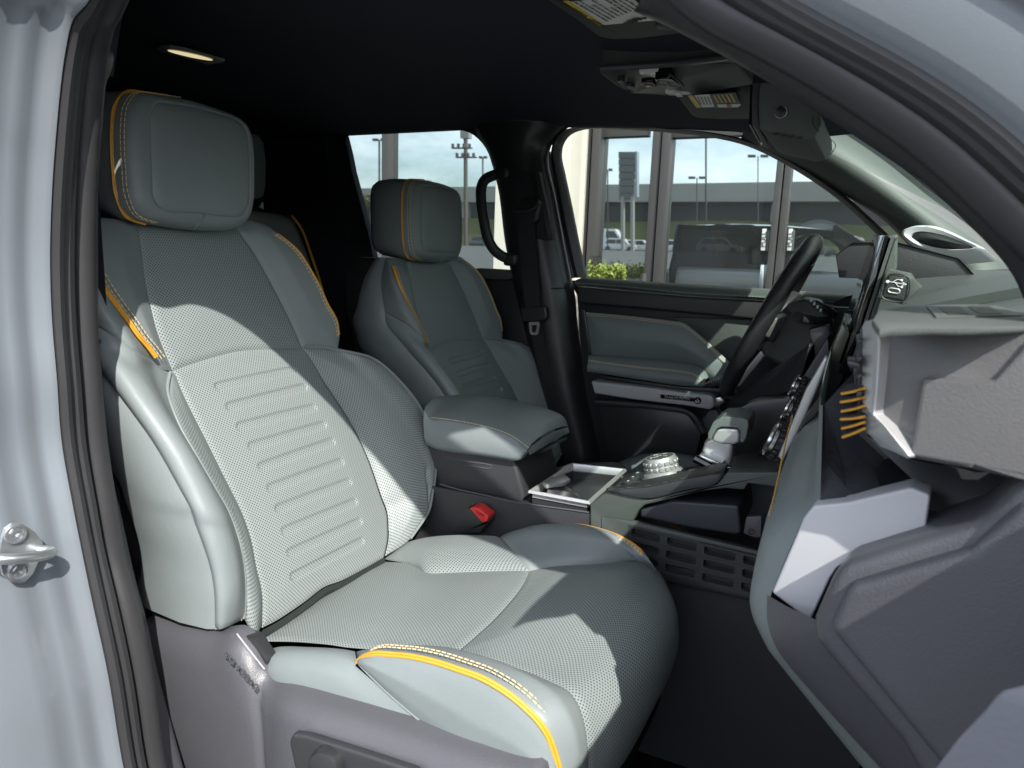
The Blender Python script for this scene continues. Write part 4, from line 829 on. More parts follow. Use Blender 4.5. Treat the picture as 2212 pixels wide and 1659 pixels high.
# satin end trim wrapping the corner
sv = [P(px, py, y=.626-.00012*(px-1667)) for px, py in (tuple(map(float, q.split(','))) for q in '1667,1280 1736,1119 1757,1093 1834,1085 1967,1053 2009,1070 1996,1165 1917,1187 1826,1214 1807,1228 1792,1250 1749,1343'.split())]
obj('end_trim', slab(sv, (.004, .03, .0), .0025, 3), silverp, da)
# big grained end bolster
eb = [P(px, py, y=.570-.00010*(px-1754)) for px, py in (tuple(map(float, q.split(','))) for q in '1754,1340 1793,1252 1808,1230 1830,1214 1917,1187 1994,1164 2100,1132 2130,1112 2165,1080 2215,1020 2330,1060 2380,1720 2010,1720 1940,1600 1850,1495 1757,1386'.split())]
obj('end_panel', slab(eb, (.02, .09, 0), .014, 5), plast, da, smooth=70)
ei = [P(px, py, y=.570-.00010*(px-1754)) for px, py in (tuple(map(float, q.split(','))) for q in '1790,1345 1830,1262 1845,1250 2095,1176 2150,1125 2215,1070 2330,1120 2360,1700 2080,1700'.split())]
obj('end_panel_face', slab(shift(ei, (.0, -.010, 0)), (.004, .03, 0), .010, 5), plast, da, smooth=70)
obj('end_strip', loft([crv(PL('1657,1285 1657,1339 1668,1380 1687,1416 1774,1519 1901,1659 1990,1760', y=.622), 40), crv(PL('1700,1310 1700,1350 1712,1390 1735,1430 1815,1530 1935,1665 2020,1760', y=.60), 40), crv(PL('1765,1340 1772,1368 1780,1384 1824,1436 1894,1515 2015,1655 2085,1745', y=.582), 40)], False), plast, da, smooth=70)
# side air vent in its pod
pod = thing('side_vent', 'grey grained side air vent pod with silver surround at the near dash end', 'air vent', P(2000, 850, y=.48)); 
pe = PL('1901,712 1930,706 2010,705 2090,706 2225,703 2330,700 2330,1060 2225,1040 2100,1015 1964,990 1906,917 1890,880 1893,846 1897,735', y=[0.560, 0.560, 0.550, 0.540, 0.530, 0.520, 0.520, 0.520, 0.530, 0.545, 0.560, 0.560, 0.560, 0.560])
obj('pod_side', slab(pe, (.01, .06, 0), .004, 3), pod_p, pod)
obj('pod_panel', slab(PL('1992,816 2146,822 2225,732 2330,640 2330,1050 2225,1034 2100,1010 1966,986 1984,853', y=[0.544, 0.530, 0.525, 0.520, 0.515, 0.522, 0.530, 0.540, 0.544]), (.004, .01, 0), .003, 3), pod_p, pod)
ph = PL('1884,690 1896,671 1951,661 2007,659 2100,656 2190,662 2330,690 2330,712 2225,704 2090,708 2010,707 1930,708 1900,712', z=-.0318)
obj('pod_hood', slab(ph, (0, .003, -.005), .002, 2), plast_g, pod)
of = PL('2001,663 2154,662 2211,682 2022,686', z=-.0312)
ofr = obj('defroster_frame', slab([q+V((0, 0, .0006)) for q in of], (0, 0, -.001), 0), plast_g, pod)
for s in ('2024,665 2069,664 2093,681 2048,682', '2089,664 2135,663 2166,680 2115,681'): obj('defroster_hole_shade', slab([q+V((0, 0, .0010)) for q in PL(s, z=-.0312)], (0, 0, -.0006), 0), ink, pod)  # thin black patches paint the shade of the uncut outlets
bz_o = PL('1884,690 1896,700 1899,740 1893,846 1888,895 1906,916 1966,986 1960,992 1907,964 1867,931 1853,913 1857,860 1862,735 1858,710 1868,694', y=[0.550, 0.550, 0.550, 0.550, 0.550, 0.545, 0.535, 0.537, 0.550, 0.570, 0.580, 0.580, 0.580, 0.580, 0.570])
obj('bezel', slab(bz_o, (.012, .015, 0), .004, 4), satin, pod)
obj('bezel_inner', slab(PL('1857,712 1866,700 1868,735 1862,830 1862,900 1853,905 1850,860 1854,740', y=.575), (.01, .05, 0), .002), plast_s, pod)
for i in range(4): obj('vane', slab(PL(f'1850,{735+i*38} 1862,{732+i*38} 1862,{742+i*38} 1850,{745+i*38}', y=.56), (.0, .05, 0), .001), plast_d, pod)
obj('vent_knob', slab(PL('1829,778 1858,783 1858,800 1831,792', y=.56), (0, .03, 0), .003), plast_s, pod)
obj('side_plate', slab(PL('1844,808 1850,806 1857,870 1857,890 1850,885', y=.60), (0, .1, 0), .002), plast_s, pod)
for i, (yy, x0, sl, h) in enumerate(((850, 1818, -12, 7), (868, 1816, -11, 12), (888, 1818, -12, 8), (905, 1816, -6, 13), (925, 1819, -14, 9), (944, 1820, -19, 15))):
    w_ = thing('webbing_loop', ['topmost', 'second from the top', 'third from the top', 'fourth from the top', 'fifth from the top', 'lowest'][i]+' black webbing loop with amber edge beside the near side vent', 'strap', P(1835, yy, y=.585), group='webbing loops on the dash shelf')
    lo_ = crv([P(x0, yy, y=.585), P((x0+1868)/2, yy+sl*.55+2, y=.575), P(1868, yy+sl, y=.565)], 14)
    up2 = crv([P(x0-1, yy-h, y=.60), P((x0+1868)/2, yy-h+sl*.5, y=.592), P(1868, yy-h+sl, y=.585)], 14)
    obj('band', loft([lo_, [p.lerp(q, .5)+V((-.001, -.002, .001)) for p, q in zip(lo_, up2)], up2, [q+V((.004, .02, .002)) for q in up2], [q+V((.004, .02, 0)) for q in lo_], lo_], False), webm, w_, smooth=50)
    obj('edge', tube([q+V((0, -.0006, -.0002)) for q in lo_], .0010, 6), yellow, w_)
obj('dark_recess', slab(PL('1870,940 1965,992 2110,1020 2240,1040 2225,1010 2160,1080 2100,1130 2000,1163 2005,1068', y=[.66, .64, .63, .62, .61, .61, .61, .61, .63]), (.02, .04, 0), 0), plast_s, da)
# top pad
def topz(x, y): return -.066+.064*min(1, max(0, (x-.03)/.20))**.9+.02*max(0, x-.17)*2-.01*max(0, (.75-y)/.2)**2*(y < .75)+.035*max(0, min(1, (y-1.36)/.08))*max(0, 1-abs(x-.08)/.16)
obj('top_pad', loft([[V((x, y, topz(x, y))) for x in np.linspace(.035, .50, 30)] for y in np.linspace(.60, 1.97, 70)], False), mat('grey_grained_dash_top', (.075, .08, .082), .48, bump=(190, .9), spec=.45), da, smooth=60)
rib = [V((x, .93-.10*(x-.06)/.2, topz(x, .9)+.004)) for x in np.linspace(.055, .30, 14)]
obj('top_rib', sweep(rib, [(-.02, -.006), (-.016, .003), (.012, .004), (.018, -.006)], (0, 0, 1)), plast_g, da)
obj('sensor', lathe(V((.20, 1.05, topz(.2, 1.05)+.001)), (0, 0, 1), [(.006, 0), (.004, .003), (.0005, .004)], 14), ink, da)
obj('instrument_hood', loft([[V((-.02, y, -.02)), V((-.03, y, .02)), V((-.005, y, .042)), V((.06, y, .046)), V((.16, y, .02)), V((.2, y, -.02))] for y in np.linspace(1.42, 1.93, 20)], False), mat('grey_grained_hood', (.06, .064, .066), .5, bump=(190, .9)), da, smooth=60)
obj('hood_end', slab([V((-.02, 1.425, -.02)), V((-.03, 1.425, .02)), V((-.005, 1.425, .042)), V((.06, 1.425, .046)), V((.16, 1.425, .02)), V((.2, 1.425, -.02))], (0, .01, 0), .002), plast_d, da)
obj('instrument_panel', slab([V((.02, 1.45, -.16)), V((.03, 1.45, .02)), V((.03, 1.92, .02)), V((.02, 1.92, -.16))], (.02, 0, 0), .004), gloss, da)
# driver side lower dash
obj('knee_panel', slab(PL('1620,868 1700,858 1735,810 1790,720 1800,900 1770,975 1660,1000 1590,990 1570,940 1575,890', y=1.47), (.06, .45, 0), .01, 2), plast_s, da)
obj('lower_cover', slab(PL('1566,858 1600,846 1720,780 1745,742 1752,746 1735,800 1720,840 1660,862 1600,872', y=[1.60, 1.60, 1.56, 1.5, 1.5, 1.5, 1.5, 1.55, 1.6]), (.02, .12, 0), .008, 3), plast_d, da)
for i in range(4): obj('vent_fin', slab(PL(f'{1600+i*3},{905+i*14} {1700-i*6},{912+i*16} {1700-i*6},{916+i*16} {1600+i*3},{909+i*14}', y=1.60), (.0, .04, 0), 0), plast_d, da)
# centre stack: silver post and tread edged climate knobs
sp1 = [P(*q, y=1.12) for q in ((1684, 990), (1694, 983), (1746, 843), (1774, 780), (1784, 773), (1772, 800), (1752, 850), (1735, 896), (1712, 970))]
obj('stack_post', slab([P(*q, y=1.10) for q in ((1690, 1000), (1681, 985), (1740, 842), (1782, 770), (1791, 775), (1765, 842), (1740, 900))], (0, .022, 0), .003, 3), satin, da)
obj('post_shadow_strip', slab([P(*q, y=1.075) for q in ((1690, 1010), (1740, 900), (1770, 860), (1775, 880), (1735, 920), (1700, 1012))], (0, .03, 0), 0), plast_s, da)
obj('stack_face', slab([P(*q, y=1.13) for q in ((1700, 1000), (1792, 775), (1830, 790), (1740, 1010))], (0, .36, 0), 0), plast_s, da)
obj('stack_liner', slab([P(*q, y=1.13) for q in ((1772, 820), (1792, 772), (1820, 700), (1836, 720), (1800, 820))], (0, .3, 0), .002), mat('olive_gloss_trim', (.10, .10, .075), .2), da)
for i, (px, py, yy, r) in enumerate(((1671, 951, 1.14, .0272), (1706, 884, 1.25, .0225), (1720, 835, 1.36, .0215))):
    kb = thing('climate_knob', ['largest nearest', 'middle', 'farthest upper'][i]+' climate knob with silver rim and black tyre tread blocks', 'knob', P(px, py, y=yy), group='climate knobs on the centre stack')
    ax = V((-.93, -.12, .35)).normalized(); c = P(px, py, y=yy)
    obj('body', lathe(c-ax*.022, ax, [(r*.9, 0), (r*.9, .024)], 40), plast_s, kb)
    obj('rim', lathe(c+ax*.002, ax, [(r*.95, -.004), (r*1.03, -.002), (r*1.03, .003), (r*.93, .0045), (r*.80, .003), (r*.78, 0)], 40), chrome, kb)
    obj('face', lathe(c, ax, [(r*.8, .001), (r*.8, .002), (.0005, .002)], 32), gloss, kb)
    e1 = ax.orthogonal().normalized(); e2 = ax.cross(e1)
    for k in range(16):
        a = 2*math.pi*k/16; rr = e1*math.cos(a)+e2*math.sin(a); M = Matrix((rr, ax.cross(rr), ax)).transposed()
        for h, off in ((-.0065, 0), (-.0165, .5)):
            a2 = a+off*2*math.pi/16; rr = e1*math.cos(a2)+e2*math.sin(a2); M = Matrix((rr, ax.cross(rr), ax)).transposed()
            obj('tread_block', box(c+rr*r*.97+ax*h, (.005, .0075, .0085), M, .001, 1), rubber, kb)
# touchscreen
ts = thing('touchscreen', 'tall black touchscreen standing on the dash, seen almost edge on', 'screen', P(1890, 660, y=1.2))
n0, n1 = P(1911, 508, y=1.09), P(1818, 800, y=1.09); f0, f1 = P(1886, 507, y=1.375), P(1778, 828, y=1.36)
bk_ = V((.010, 0, -.002))
obj('glass', slab([n0, n1, f1, f0], bk_, .002), gloss, ts)
obj('bezel', slab([q+bk_*1.02 for q in (n0, n1, f1, f0)], V((.006, .0, 0)), .002), plast_s, ts)
hn = [P(*q, y=1.09) for q in ((1913, 509), (1940, 505), (1938, 577), (1905, 640), (1890, 690), (1850, 800), (1822, 800))]
obj('housing', slab(hn, (.004, .27, 0), .004, 3), plast_g, ts)
us = thing('usb_port', 'grey USB-C socket block between the touchscreen and the dash top', 'usb socket', P(1935, 615, y=1.07))
obj('housing', slab(PL('1917,580 1963,590 1971,602 1955,655 1950,658 1893,643 1905,612', y=1.055), (.006, .04, 0), .003, 3), plast_g, us)
obj('wedge', slab(PL('1968,596 1994,620 1985,628 1954,655', y=1.06), (.0, .04, 0), .003), plast_g, us)
uf = PL('1921,595 1961.5,600 1953,649 1906,641', y=1.052); obj('plate', slab(uf, (0, .003, 0), .003, 3), plast_d, us)
obj('plate_seam', tube(crv([q+(q-sum(uf, V())/4)*.03 for q in uf], 40, True), .0012, 6), ink, us)
xd = P(1950, 632, y=1.05)-P(1915, 626, y=1.05); zd = P(1939, 605, y=1.05)-P(1930, 640, y=1.05); uc = P(1931, 628, y=1.0505)
ring_ = [uc+xd.normalized()*a+zd.normalized()*b for a, b in rrect(.0135, .0055, .0027)]
obj('socket_rim', tube(crv(ring_, 40, True), .0009, 6), satin, us); obj('socket', slab(ring_, (0, .0006, 0), 0), ink, us)
ic = P(1936, 611, y=1.0512); X_, Z_ = xd.normalized(), zd.normalized()
for p0, p1 in (((-.010, 0), (.009, 0)), ((-.004, 0), (.000, .0045)), ((.000, .0045), (.005, .0045)), ((-.001, 0), (.003, -.004)), ((.003, -.004), (.007, -.004)), ((.007, .002), (.012, 0)), ((.007, -.002), (.012, 0))): obj('usb_symbol_line', tube([ic+X_*p0[0]+Z_*p0[1], ic+X_*p1[0]+Z_*p1[1]], .00045, 5), white, us, smooth=0)
for a, b, r in ((-.010, 0, .0020), (.0055, .0045, .0015), (.0075, -.004, .0014)): obj('usb_symbol_dot', lathe(ic+X_*a+Z_*b, (0, -1, 0), [(r, -.0003), (r, .0003)], 12), white, us)
# ------------------------------------------------------------------ steering wheel and column
sw = thing('steering_wheel', 'black perforated leather steering wheel with sunlit grey top segment', 'steering wheel', V((-.152, 1.665, -.118)))
C0 = V((-.152, 1.665, -.118)); up_w = V((.405, 0, .914)).normalized(); rt = V((0, -1, 0)); RR = .182
def rim(a0, a1, n): return [C0+up_w*RR*math.cos(math.radians(a))+rt*RR*math.sin(math.radians(a)) for a in np.linspace(a0, a1, n)]
axw = up_w.cross(rt)
blk_perf = mat('black_perforated_leather', (.018, .019, .020), .42, bump=(480, .35, 'vor'), spec=.45)
blk_lea = mat('black_smooth_leather', (.028, .029, .030), .38, bump=(400, .2), spec=.5)
obj('rim_top', tube(rim(-38, 38, 40), .0178, 14, axw), blk_lea, sw)
obj('rim_side', tube(rim(38, 140, 50), .0186, 14, axw), blk_perf, sw); obj('rim_side', tube(rim(-140, -38, 50), .0186, 14, axw), blk_perf, sw)
obj('rim_bottom', tube(rim(140, 220, 30), .0176, 14, axw), blk_lea, sw)
hub = C0-axw*(.03 if axw.x < 0 else -.03)
fx = V((1, 0, -.44)).normalized()
obj('hub', lathe(C0+fx*.035, -fx, [(.075, 0), (.075, .02), (.06, .035), (.001, .04)], 40), plast_d, sw)
for s in (1, -1): obj('spoke', slab([C0+rt*s*.06+up_w*.03+fx*.02, C0+rt*s*.165+up_w*.018+fx*.004, C0+rt*s*.165-up_w*.018+fx*.004, C0+rt*s*.06-up_w*.035+fx*.02], fx*.014, .004), satin, sw)
obj('spoke', slab([C0-up_w*.06+rt*.03+fx*.02, C0-up_w*.165+rt*.02+fx*.004, C0-up_w*.165-rt*.02+fx*.004, C0-up_w*.06-rt*.03+fx*.02], fx*.014, .004), satin, sw)
sc_ = thing('steering_column', 'grey steering column cover with wiper and lamp stalks behind the wheel', 'steering column', V((-.05, 1.665, -.15)))
obj('cover', slab(PL('1640,752 1690,690 1700,655 1735,645 1770,652 1800,700 1790,770 1740,800 1690,792 1650,770', y=1.60), (.0, .13, 0), .014, 4), plast_g, sc_, smooth=70)
obj('stalk', sweep(crv([P(1790, 690, y=1.58), P(1760, 692, y=1.54), P(1735, 688, y=1.51), P(1722, 684, y=1.50)], 16), rrect(.030, .020, .008), (0, 0, 1), scale=lambda k: .55+.55*k if k < .8 else 1.0), plast_d, sc_)
obj('stalk', sweep(crv([P(1800, 680, y=1.62), P(1778, 665, y=1.60), P(1760, 655, y=1.60)], 12), rrect(.022, .016, .006), (0, 0, 1)), plast_s, sc_)
for i in range(4): obj('stalk_mark', box(P(1752+i*7, 649+i*7, y=1.565), (.004, .002, .006), bev=0), white, sc_)
obj('mount', slab(PL('1745,712 1790,700 1800,740 1780,790 1765,790 1755,745', y=1.52), (0, .05, 0), .006), plast_s, sc_)
# ------------------------------------------------------------------ driver's door
dd = thing('driver_door', 'closed driver door with green armrest panel, silver trim bar and clear window', 'car door', (-.4, 2.0, -.9))
obj('inner_panel', slab(PL('1247,640 1300,640 1850,665 1850,720 1800,760 1760,900 1640,1000 1500,1100 1330,1110 1262,905 1255,760', y=2.005), (0, .03, 0), .004), plast_d, dd)
bt, bb = crv(PL('1246,604 1256,600 1400,608 1550,617 1700,626 1850,635', y=1.99), 50), crv(PL('1242,613 1260,614 1364,622 1486,634 1645,643 1800,654', y=1.955), 50)
belt = obj('belt_pad', loft([[q+V((0, .03, -.004)) for q in bt], bt, [p.lerp(q, .5)+V((0, -.006, .004)) for p, q in zip(bt, bb)], bb, [q+V((0, .004, -.006)) for q in bb]], False), plast_g, dd, smooth=70)
obj('stitching', stitches([q+V((0, -.002, .002)) for q in bb], .009, .006, .0011), thread_g, belt, smooth=0)
obj('upper_band', slab(PL('1246,619 1486,641 1645,650 1800,660 1800,690 1640,690 1486,676 1364,664 1250,654', y=1.965), (0, .05, 0), .006, 3), plast_d, dd)
ins_o = PL('1265,673 1364,682 1450,692 1476,696 1498,711 1535,743 1574,782 1600,815 1562,830 1535,836 1515,820 1440,792 1279,772', y=1.95)
ins_b = PL('1279,772 1370,780 1440,784 1500,800 1530,818 1560,826', y=1.955); ins_t = PL('1265,674 1364,683 1450,693 1476,697 1498,712 1535,744 1580,786', y=1.955)
ip = obj('padded_insert', coons(ins_b, ins_t, [ins_b[0], ins_t[0]], [ins_b[-1], ins_t[-1]], 60, 30, .014, .006, .03, out=(-.5, -1, 0)), leather, dd)
for d in (2.5, 6.0): obj('stitching', stitches(crv(PL(f'1268,{674.5+d} 1364,{683+d} 1450,{693.5+d} 1472,{697+d} 1495,{712+d} 1532,{744+d} 1572,{782+d}', y=1.942), 70), .008, .0052, .0010), thread, ip, smooth=0)
obj('insert_bar', slab(PL('1250,668 1263,668 1278,770 1268,772 1258,700', y=1.95), (0, .03, 0), .003), plast_s, dd)
at_ = crv(PL('1270,770 1291,768.5 1437,779.5 1498,789 1523,801.5 1532,817', y=[1.945, 1.95, 1.95, 1.945, 1.94, 1.93]), 60); as_ = crv(PL('1271,781 1364,794 1474,806 1498,811 1513,821 1521,831', y=1.885), 60); ab_ = crv(PL('1268,803 1330,812 1388,821 1462,832 1505,835 1521,836', y=1.883), 60)
ar = obj('armrest', loft([at_, [p.lerp(q, .25)+V((0, 0, .008)) for p, q in zip(at_, as_)], [p.lerp(q, .75)+V((0, 0, .008)) for p, q in zip(at_, as_)], as_, [p.lerp(q, .5)+V((0, -.006, 0)) for p, q in zip(as_, ab_)], ab_, [q+V((0, .05, -.004)) for q in ab_]], False), leather, dd, smooth=70)
for d in (0, .006): obj('stitching', stitches([q+V((0, d-.002, .002+d*.3)) for q in as_], .008, .0052, .0010), thread, ar, smooth=0)
obj('under_strip', slab(PL('1275,806 1388,824 1462,835 1560,840 1556,850 1486,843 1388,832 1278,816', y=1.91), (0, .06, 0), .002), plast_s, dd)
tb_ = obj('trim_bar', slab(PL('1276,823.5 1388,836 1486,848 1532,853 1542,859 1543,879 1532,885 1486,877 1364,862.5 1284,850', y=1.88), (0, .08, 0), .006, 3), silverp, dd)
bd = obj('badge', slab(PL('1426,851.5 1500,858.5 1500,868 1427,860.5', y=1.878), (0, .004, 0), .0012), gloss, tb_)
text('lettering', 'TRAILHUNTER', P(1462, 859.7, y=1.8772), P(1500, 863, y=1.877)-P(1426, 855.8, y=1.877), (0, 0, 1), .0105, mat('badge_silver', (.45, .45, .45), .4), bd)
c = P(1507, 865, y=1.877)
obj('badge_disc', lathe(c, (0, -1, 0), [(.0095, -.001), (.0095, .002), (.0005, .002)], 20), gloss, tb_); obj('badge_mark', slab([c+V((-.004, -.003, .001)), c+V((.004, -.003, .001)), c+V((0, -.003, .008))], (0, .0008, 0), 0), red, tb_)
for s in (-1, 1): obj('badge_mark', slab([c+V((s*.001, -.003, -.001)), c+V((s*.006, -.003, .001)), c+V((s*.005, -.003, -.005)), c+V((s*.001, -.003, -.007))], (0, .0008, 0), 0), satin, tb_)
sp2 = obj('switch_panel', slab(PL('1519,829 1557,813 1575,812 1572,830 1535,839', y=1.885), (0, .05, 0), .003), plast_s, dd)
for i in range(6): obj('switch_mark', box(P(1525+i*5.5, 828-i*2, y=1.883), (.003, .002, .0025), bev=0), white, sp2)
obj('door_pull', slab(PL('1541,858 1556,856 1566,866 1560,876 1545,882', y=1.90), (0, .05, 0), .005, 3), chrome, dd)
obj('pocket_lip', sweep(crv(PL('1288,868 1364,873 1440,881 1481,888 1500,900 1520,935', y=1.90), 30), rrect(.016, .02, .006), (0, 1, 0)), plast_d, dd)
obj('pocket', slab(PL('1290,872 1481,890 1515,935 1500,1000 1320,1000', y=1.92), (0, .04, 0), .003), plast_s, dd)
obj('lower_wedge', slab(PL('1532,886 1545,884 1560,905 1620,915 1640,960 1600,985 1560,950 1500,930', y=1.93), (0, .05, 0), .004), plast_g, dd)
obj('speaker_panel', slab(PL('1450,685 1620,690 1640,740 1600,800 1560,775 1500,715', y=1.985), (0, .02, 0), .006), plast_g, dd)
# door frame, glass, exterior skin
fr_o = crv(PL('1240,600 1222,520 1206,440 1194,370 1190,330 1198,300 1215,283 1245,274 1330,270 1430,277 1530,285 1620,304 1700,340 1800,402 1880,470 1950,540 1985,590', y=2.0), 120)
fr_i = crv(PL('1262,600 1244,520 1228,440 1213,370 1206,335 1210,308 1225,288 1255,276.5 1330,276 1430,282 1530,293 1610,312 1690,350 1790,414 1870,482 1930,545 1960,600', y=2.01), 120)
obj('window_frame', loft([[q+V((0, .02, 0)) for q in fr_o], fr_o, [p.lerp(q, .5)+V((0, -.012, 0)) for p, q in zip(fr_o, fr_i)], fr_i, [q+V((0, .03, 0)) for q in fr_i]], False), rubber, dd, smooth=60)
gl = [*fr_i, P(1960, 640, y=2.015), P(1256, 612, y=2.015)]
obj('window_glass', ([q+V((0, .012, 0)) for q in gl], [tuple(range(len(gl)))]), side_gl, dd, smooth=0)
for i, s in enumerate(('SAFETY', 'AS2', 'M300', 'DOT 25', '43R')): text('glass_mark', s, P(1288-i*1, 556+i*6, y=2.019), P(1330, 560, y=2.02)-P(1280, 557, y=2.02), (0, 0, 1), .010, ink, dd, .0001)
obj('door_skin', loft([[V((x, y, z)) for x in (-.78, -.3, .45)] for y, z in ((2.06, -.07), (2.14, -.12), (2.2, -.3), (2.2, -.9), (2.12, -1.0))], False), paint, dd, smooth=60)
pl_ = crv(PL('1185,330 1196,380 1208,442 1221,500 1233,560 1241,600', y=2.05), 20); obj('body_edge', tube(pl_, .012, 8), paint, body)
rd = thing('rear_door', 'rear driver side door with window and dark sill behind the grab handle', 'car door', (-1.3, 2.0, -.9))
ro_ = crv(PL('745,700 765,540 755,400 742,330 742,292 800,288 985,280 1010,284 1034,297 1056,325 1068,360 1078,410 1092,500 1104,570 1110,600', y=2.01), 80)
rg = [V(q) for q in ro_]+[P(1110, 640, y=2.01), P(745, 720, y=2.01)]
obj('window_glass', ([q+V((0, .01, 0)) for q in rg], [tuple(range(len(rg)))]), side_gl, rd, smooth=0)
ri_ = PL('800,520 775,440 752,350 746,300 752,293 860,287 985,281 1010,285 1032,299 1053,327 1064,360', y=1.99)
obj('window_frame', loft([[q+outn_*0 for q in crv(ri_, 50)] if False else crv(ri_, 50), [q+V((-.03 if i < 18 else 0, .01, .03 if 12 < i else 0)) for i, q in enumerate(crv(ri_, 50))], [q+V((-.10 if i < 18 else 0, .0, .08 if 12 < i else 0)) for i, q in enumerate(crv(ri_, 50))]], False), cloth, rd)
obj('quarter_trim', slab(PL('560,260 742,290 752,330 760,370 800,520 830,700 700,900 500,900', y=2.02), (0, .03, 0), .004), cloth, rd)
obj('sill', slab(PL('820,590 1000,582 1038,579 1100,583 1112,595 1100,606 1038,603 800,620', y=1.97), (0, .04, 0), .006, 3), plast_g, rd)
obj('panel', slab(PL('800,615 1112,600 1200,800 1270,1000 1000,1100 850,900', y=1.99), (0, .03, 0), .004), plast_s, rd)
obj('door_skin', loft([[V((x, y, z)) for x in (-1.95, -1.3, -.80)] for y, z in ((2.06, -.07), (2.14, -.12), (2.2, -.3), (2.2, -.9), (2.12, -1.0))], False), paint, rd, smooth=60)
obj('roof_side_rail', loft([[V((x, 1.95, sidez(x)+.004)) for x in xs_ if x < -.2], [V((x, 2.0, sidez(x))) for x in xs_ if x < -.2], [V((x, 2.06, sidez(x)+.02)) for x in xs_ if x < -.2], [V((x, 2.12, sidez(x)+.06)) for x in xs_ if x < -.2]], False), cloth, body)
# ------------------------------------------------------------------ near seat base and open-door corner
sbse = thing('seat_base_trim', 'grained grey plastic side shield of the near seat with adjuster recess', 'seat trim', (-.5, .62, -.8))
top_e = crv(PL('322,1330 345,1336 400,1352 467,1372 512,1372 545,1404 577,1450 585,1474 633,1492 737,1525 837,1557 954,1595 1037,1622 1104,1641 1150,1648 1172,1650 1190,1680', y=[.668, .664, .658, .652, .650, .650, .652, .645, .635, .632, .632, .632, .632, .634, .637, .64, .645]), 90)
f_ = lambda i: float(np.interp(i, [0, 18, 30, 40, 50], [1, 1, .8, .25, 0]))
m1 = [q+V((.012*f_(i), -.018-.004*f_(i)-.012*min(1, max(0, (i-38)/12)), -.03-.012*f_(i))) for i, q in enumerate(top_e)]; m2 = [q+V((.035*f_(i), -.026-.004*f_(i)-.016*min(1, max(0, (i-38)/12)), -.10)) for i, q in enumerate(top_e)]; m3 = [q+V((0, .0, -.30)) for q in top_e]
obj('side_shield', loft([[q+V((0, .02, .004)) for q in top_e], top_e, [p.lerp(q, .45)+V((0, -.006, .004)) for p, q in zip(top_e, m1)], m1, m2, m3], False), plast, sbse, smooth=70)
obj('hinge_plate', slab(PL('508,1366 545,1380 577,1428 572,1452 556,1436', y=.655), (0, .02, 0), .003), plast_s, sbse)
obj('hinge_edge', tube(crv(PL('512,1369 540,1405 572,1446', y=.648), 12), .0012, 6), satin, sbse)
text('lettering', 'SRS AIRBAG', P(522, 1450, y=.617), P(545, 1474, y=.625)-P(500, 1424, y=.625), P(528, 1444, y=.617)-P(516, 1456, y=.617), .0125, plast, sbse, .0010)
obj('adjuster_recess', slab(PL('624,1600 632,1586 660,1590 780,1628 900,1668 900,1760 660,1760 634,1650', y=.588), (0, .012, 0), .005, 4), plast_d, sbse)
c = P(708, 1652, y=.583); obj('adjuster_knob', lathe(c, (.1, -1, .1), [(.022, -.006), (.022, .004), (.019, .010), (.012, .012), (.0005, .012)], 32), plast_s, sbse)
obj('recliner_cover', slab(PL('222,860 240,862 243,880 238,895 225,890', y=.66), (0, .02, 0), .003), plast_d, sbse)
obj('recliner_lever', slab(PL('226,900 229,898 246,940 243,944', y=.655), (0, .01, 0), .001), plast, sbse)
dc_ = thing('passenger_door', 'open passenger door with its pale grey armrest corner at the lower right edge', 'car door', V((.22, .45, -1.0)))
obj('inner_panel', slab([V((.19, .45, -1.0)), V((.19, .45, -.055)), V((.19, -.55, -.075)), V((.19, -.55, -1.0))], (.09, 0, 0), .01, 3), plast_d, dc_)
obj('armrest', slab(PL('2000,1665 2060,1585 2120,1522 2140,1496 2160,1480 2215,1466 2330,1470 2500,1600 2500,1900 1930,1800', y=.40), (.05, -.03, 0), .014, 5), mat('pale_grey_plastic', (.13, .13, .15), .5, bump=(300, .3)), dc_, smooth=70)
obj('outer_skin', slab([V((.285, .45, -1.0)), V((.285, .45, -.06)), V((.285, -.55, -.08)), V((.285, -.55, -1.0))], (.03, 0, 0), .01, 3), paint, dc_)
# ------------------------------------------------------------------ outdoors: showroom front beyond the truck, the lot behind the photographer that its glass mirrors
asph = mat('worn_asphalt', (.085, .085, .083), .9, bump=(40, .4), var=.2); conc = mat('pale_concrete', (.34, .33, .30), .85, bump=(30, .2), var=.12)
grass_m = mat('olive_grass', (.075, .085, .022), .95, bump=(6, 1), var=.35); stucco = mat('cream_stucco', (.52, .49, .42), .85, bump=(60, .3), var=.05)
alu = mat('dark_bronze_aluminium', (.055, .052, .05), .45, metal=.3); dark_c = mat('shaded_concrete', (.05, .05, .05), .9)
shop_gl = bpy.data.materials.new('mirror_coated_shop_glass'); shop_gl.use_nodes = True; nn_, ll_ = shop_gl.node_tree.nodes, shop_gl.node_tree.links
b_ = nn_['Principled BSDF']; b_.inputs['Base Color'].default_value = (.012, .013, .012, 1); b_.inputs['Roughness'].default_value = .4
g_ = nn_.new('ShaderNodeBsdfGlossy'); g_.inputs['Roughness'].default_value = .012; g_.inputs[0].default_value = (.86, .92, .92, 1); m_ = nn_.new('ShaderNodeMixShader'); m_.inputs[0].default_value = .54
ll_.new(b_.outputs[0], m_.inputs[1]); ll_.new(g_.outputs[0], m_.inputs[2]); ll_.new(m_.outputs[0], nn_['Material Output'].inputs[0])
G = -1.45
gnd = obj('ground', ([V((-400, -9, G)), V((400, -9, G)), V((400, 400, G)), V((-400, 400, G))], [(0, 1, 2, 3)]), asph, kind='structure', smooth=0)
tag(gnd, 'grey asphalt of the dealership forecourt', 'ground', kind='structure')
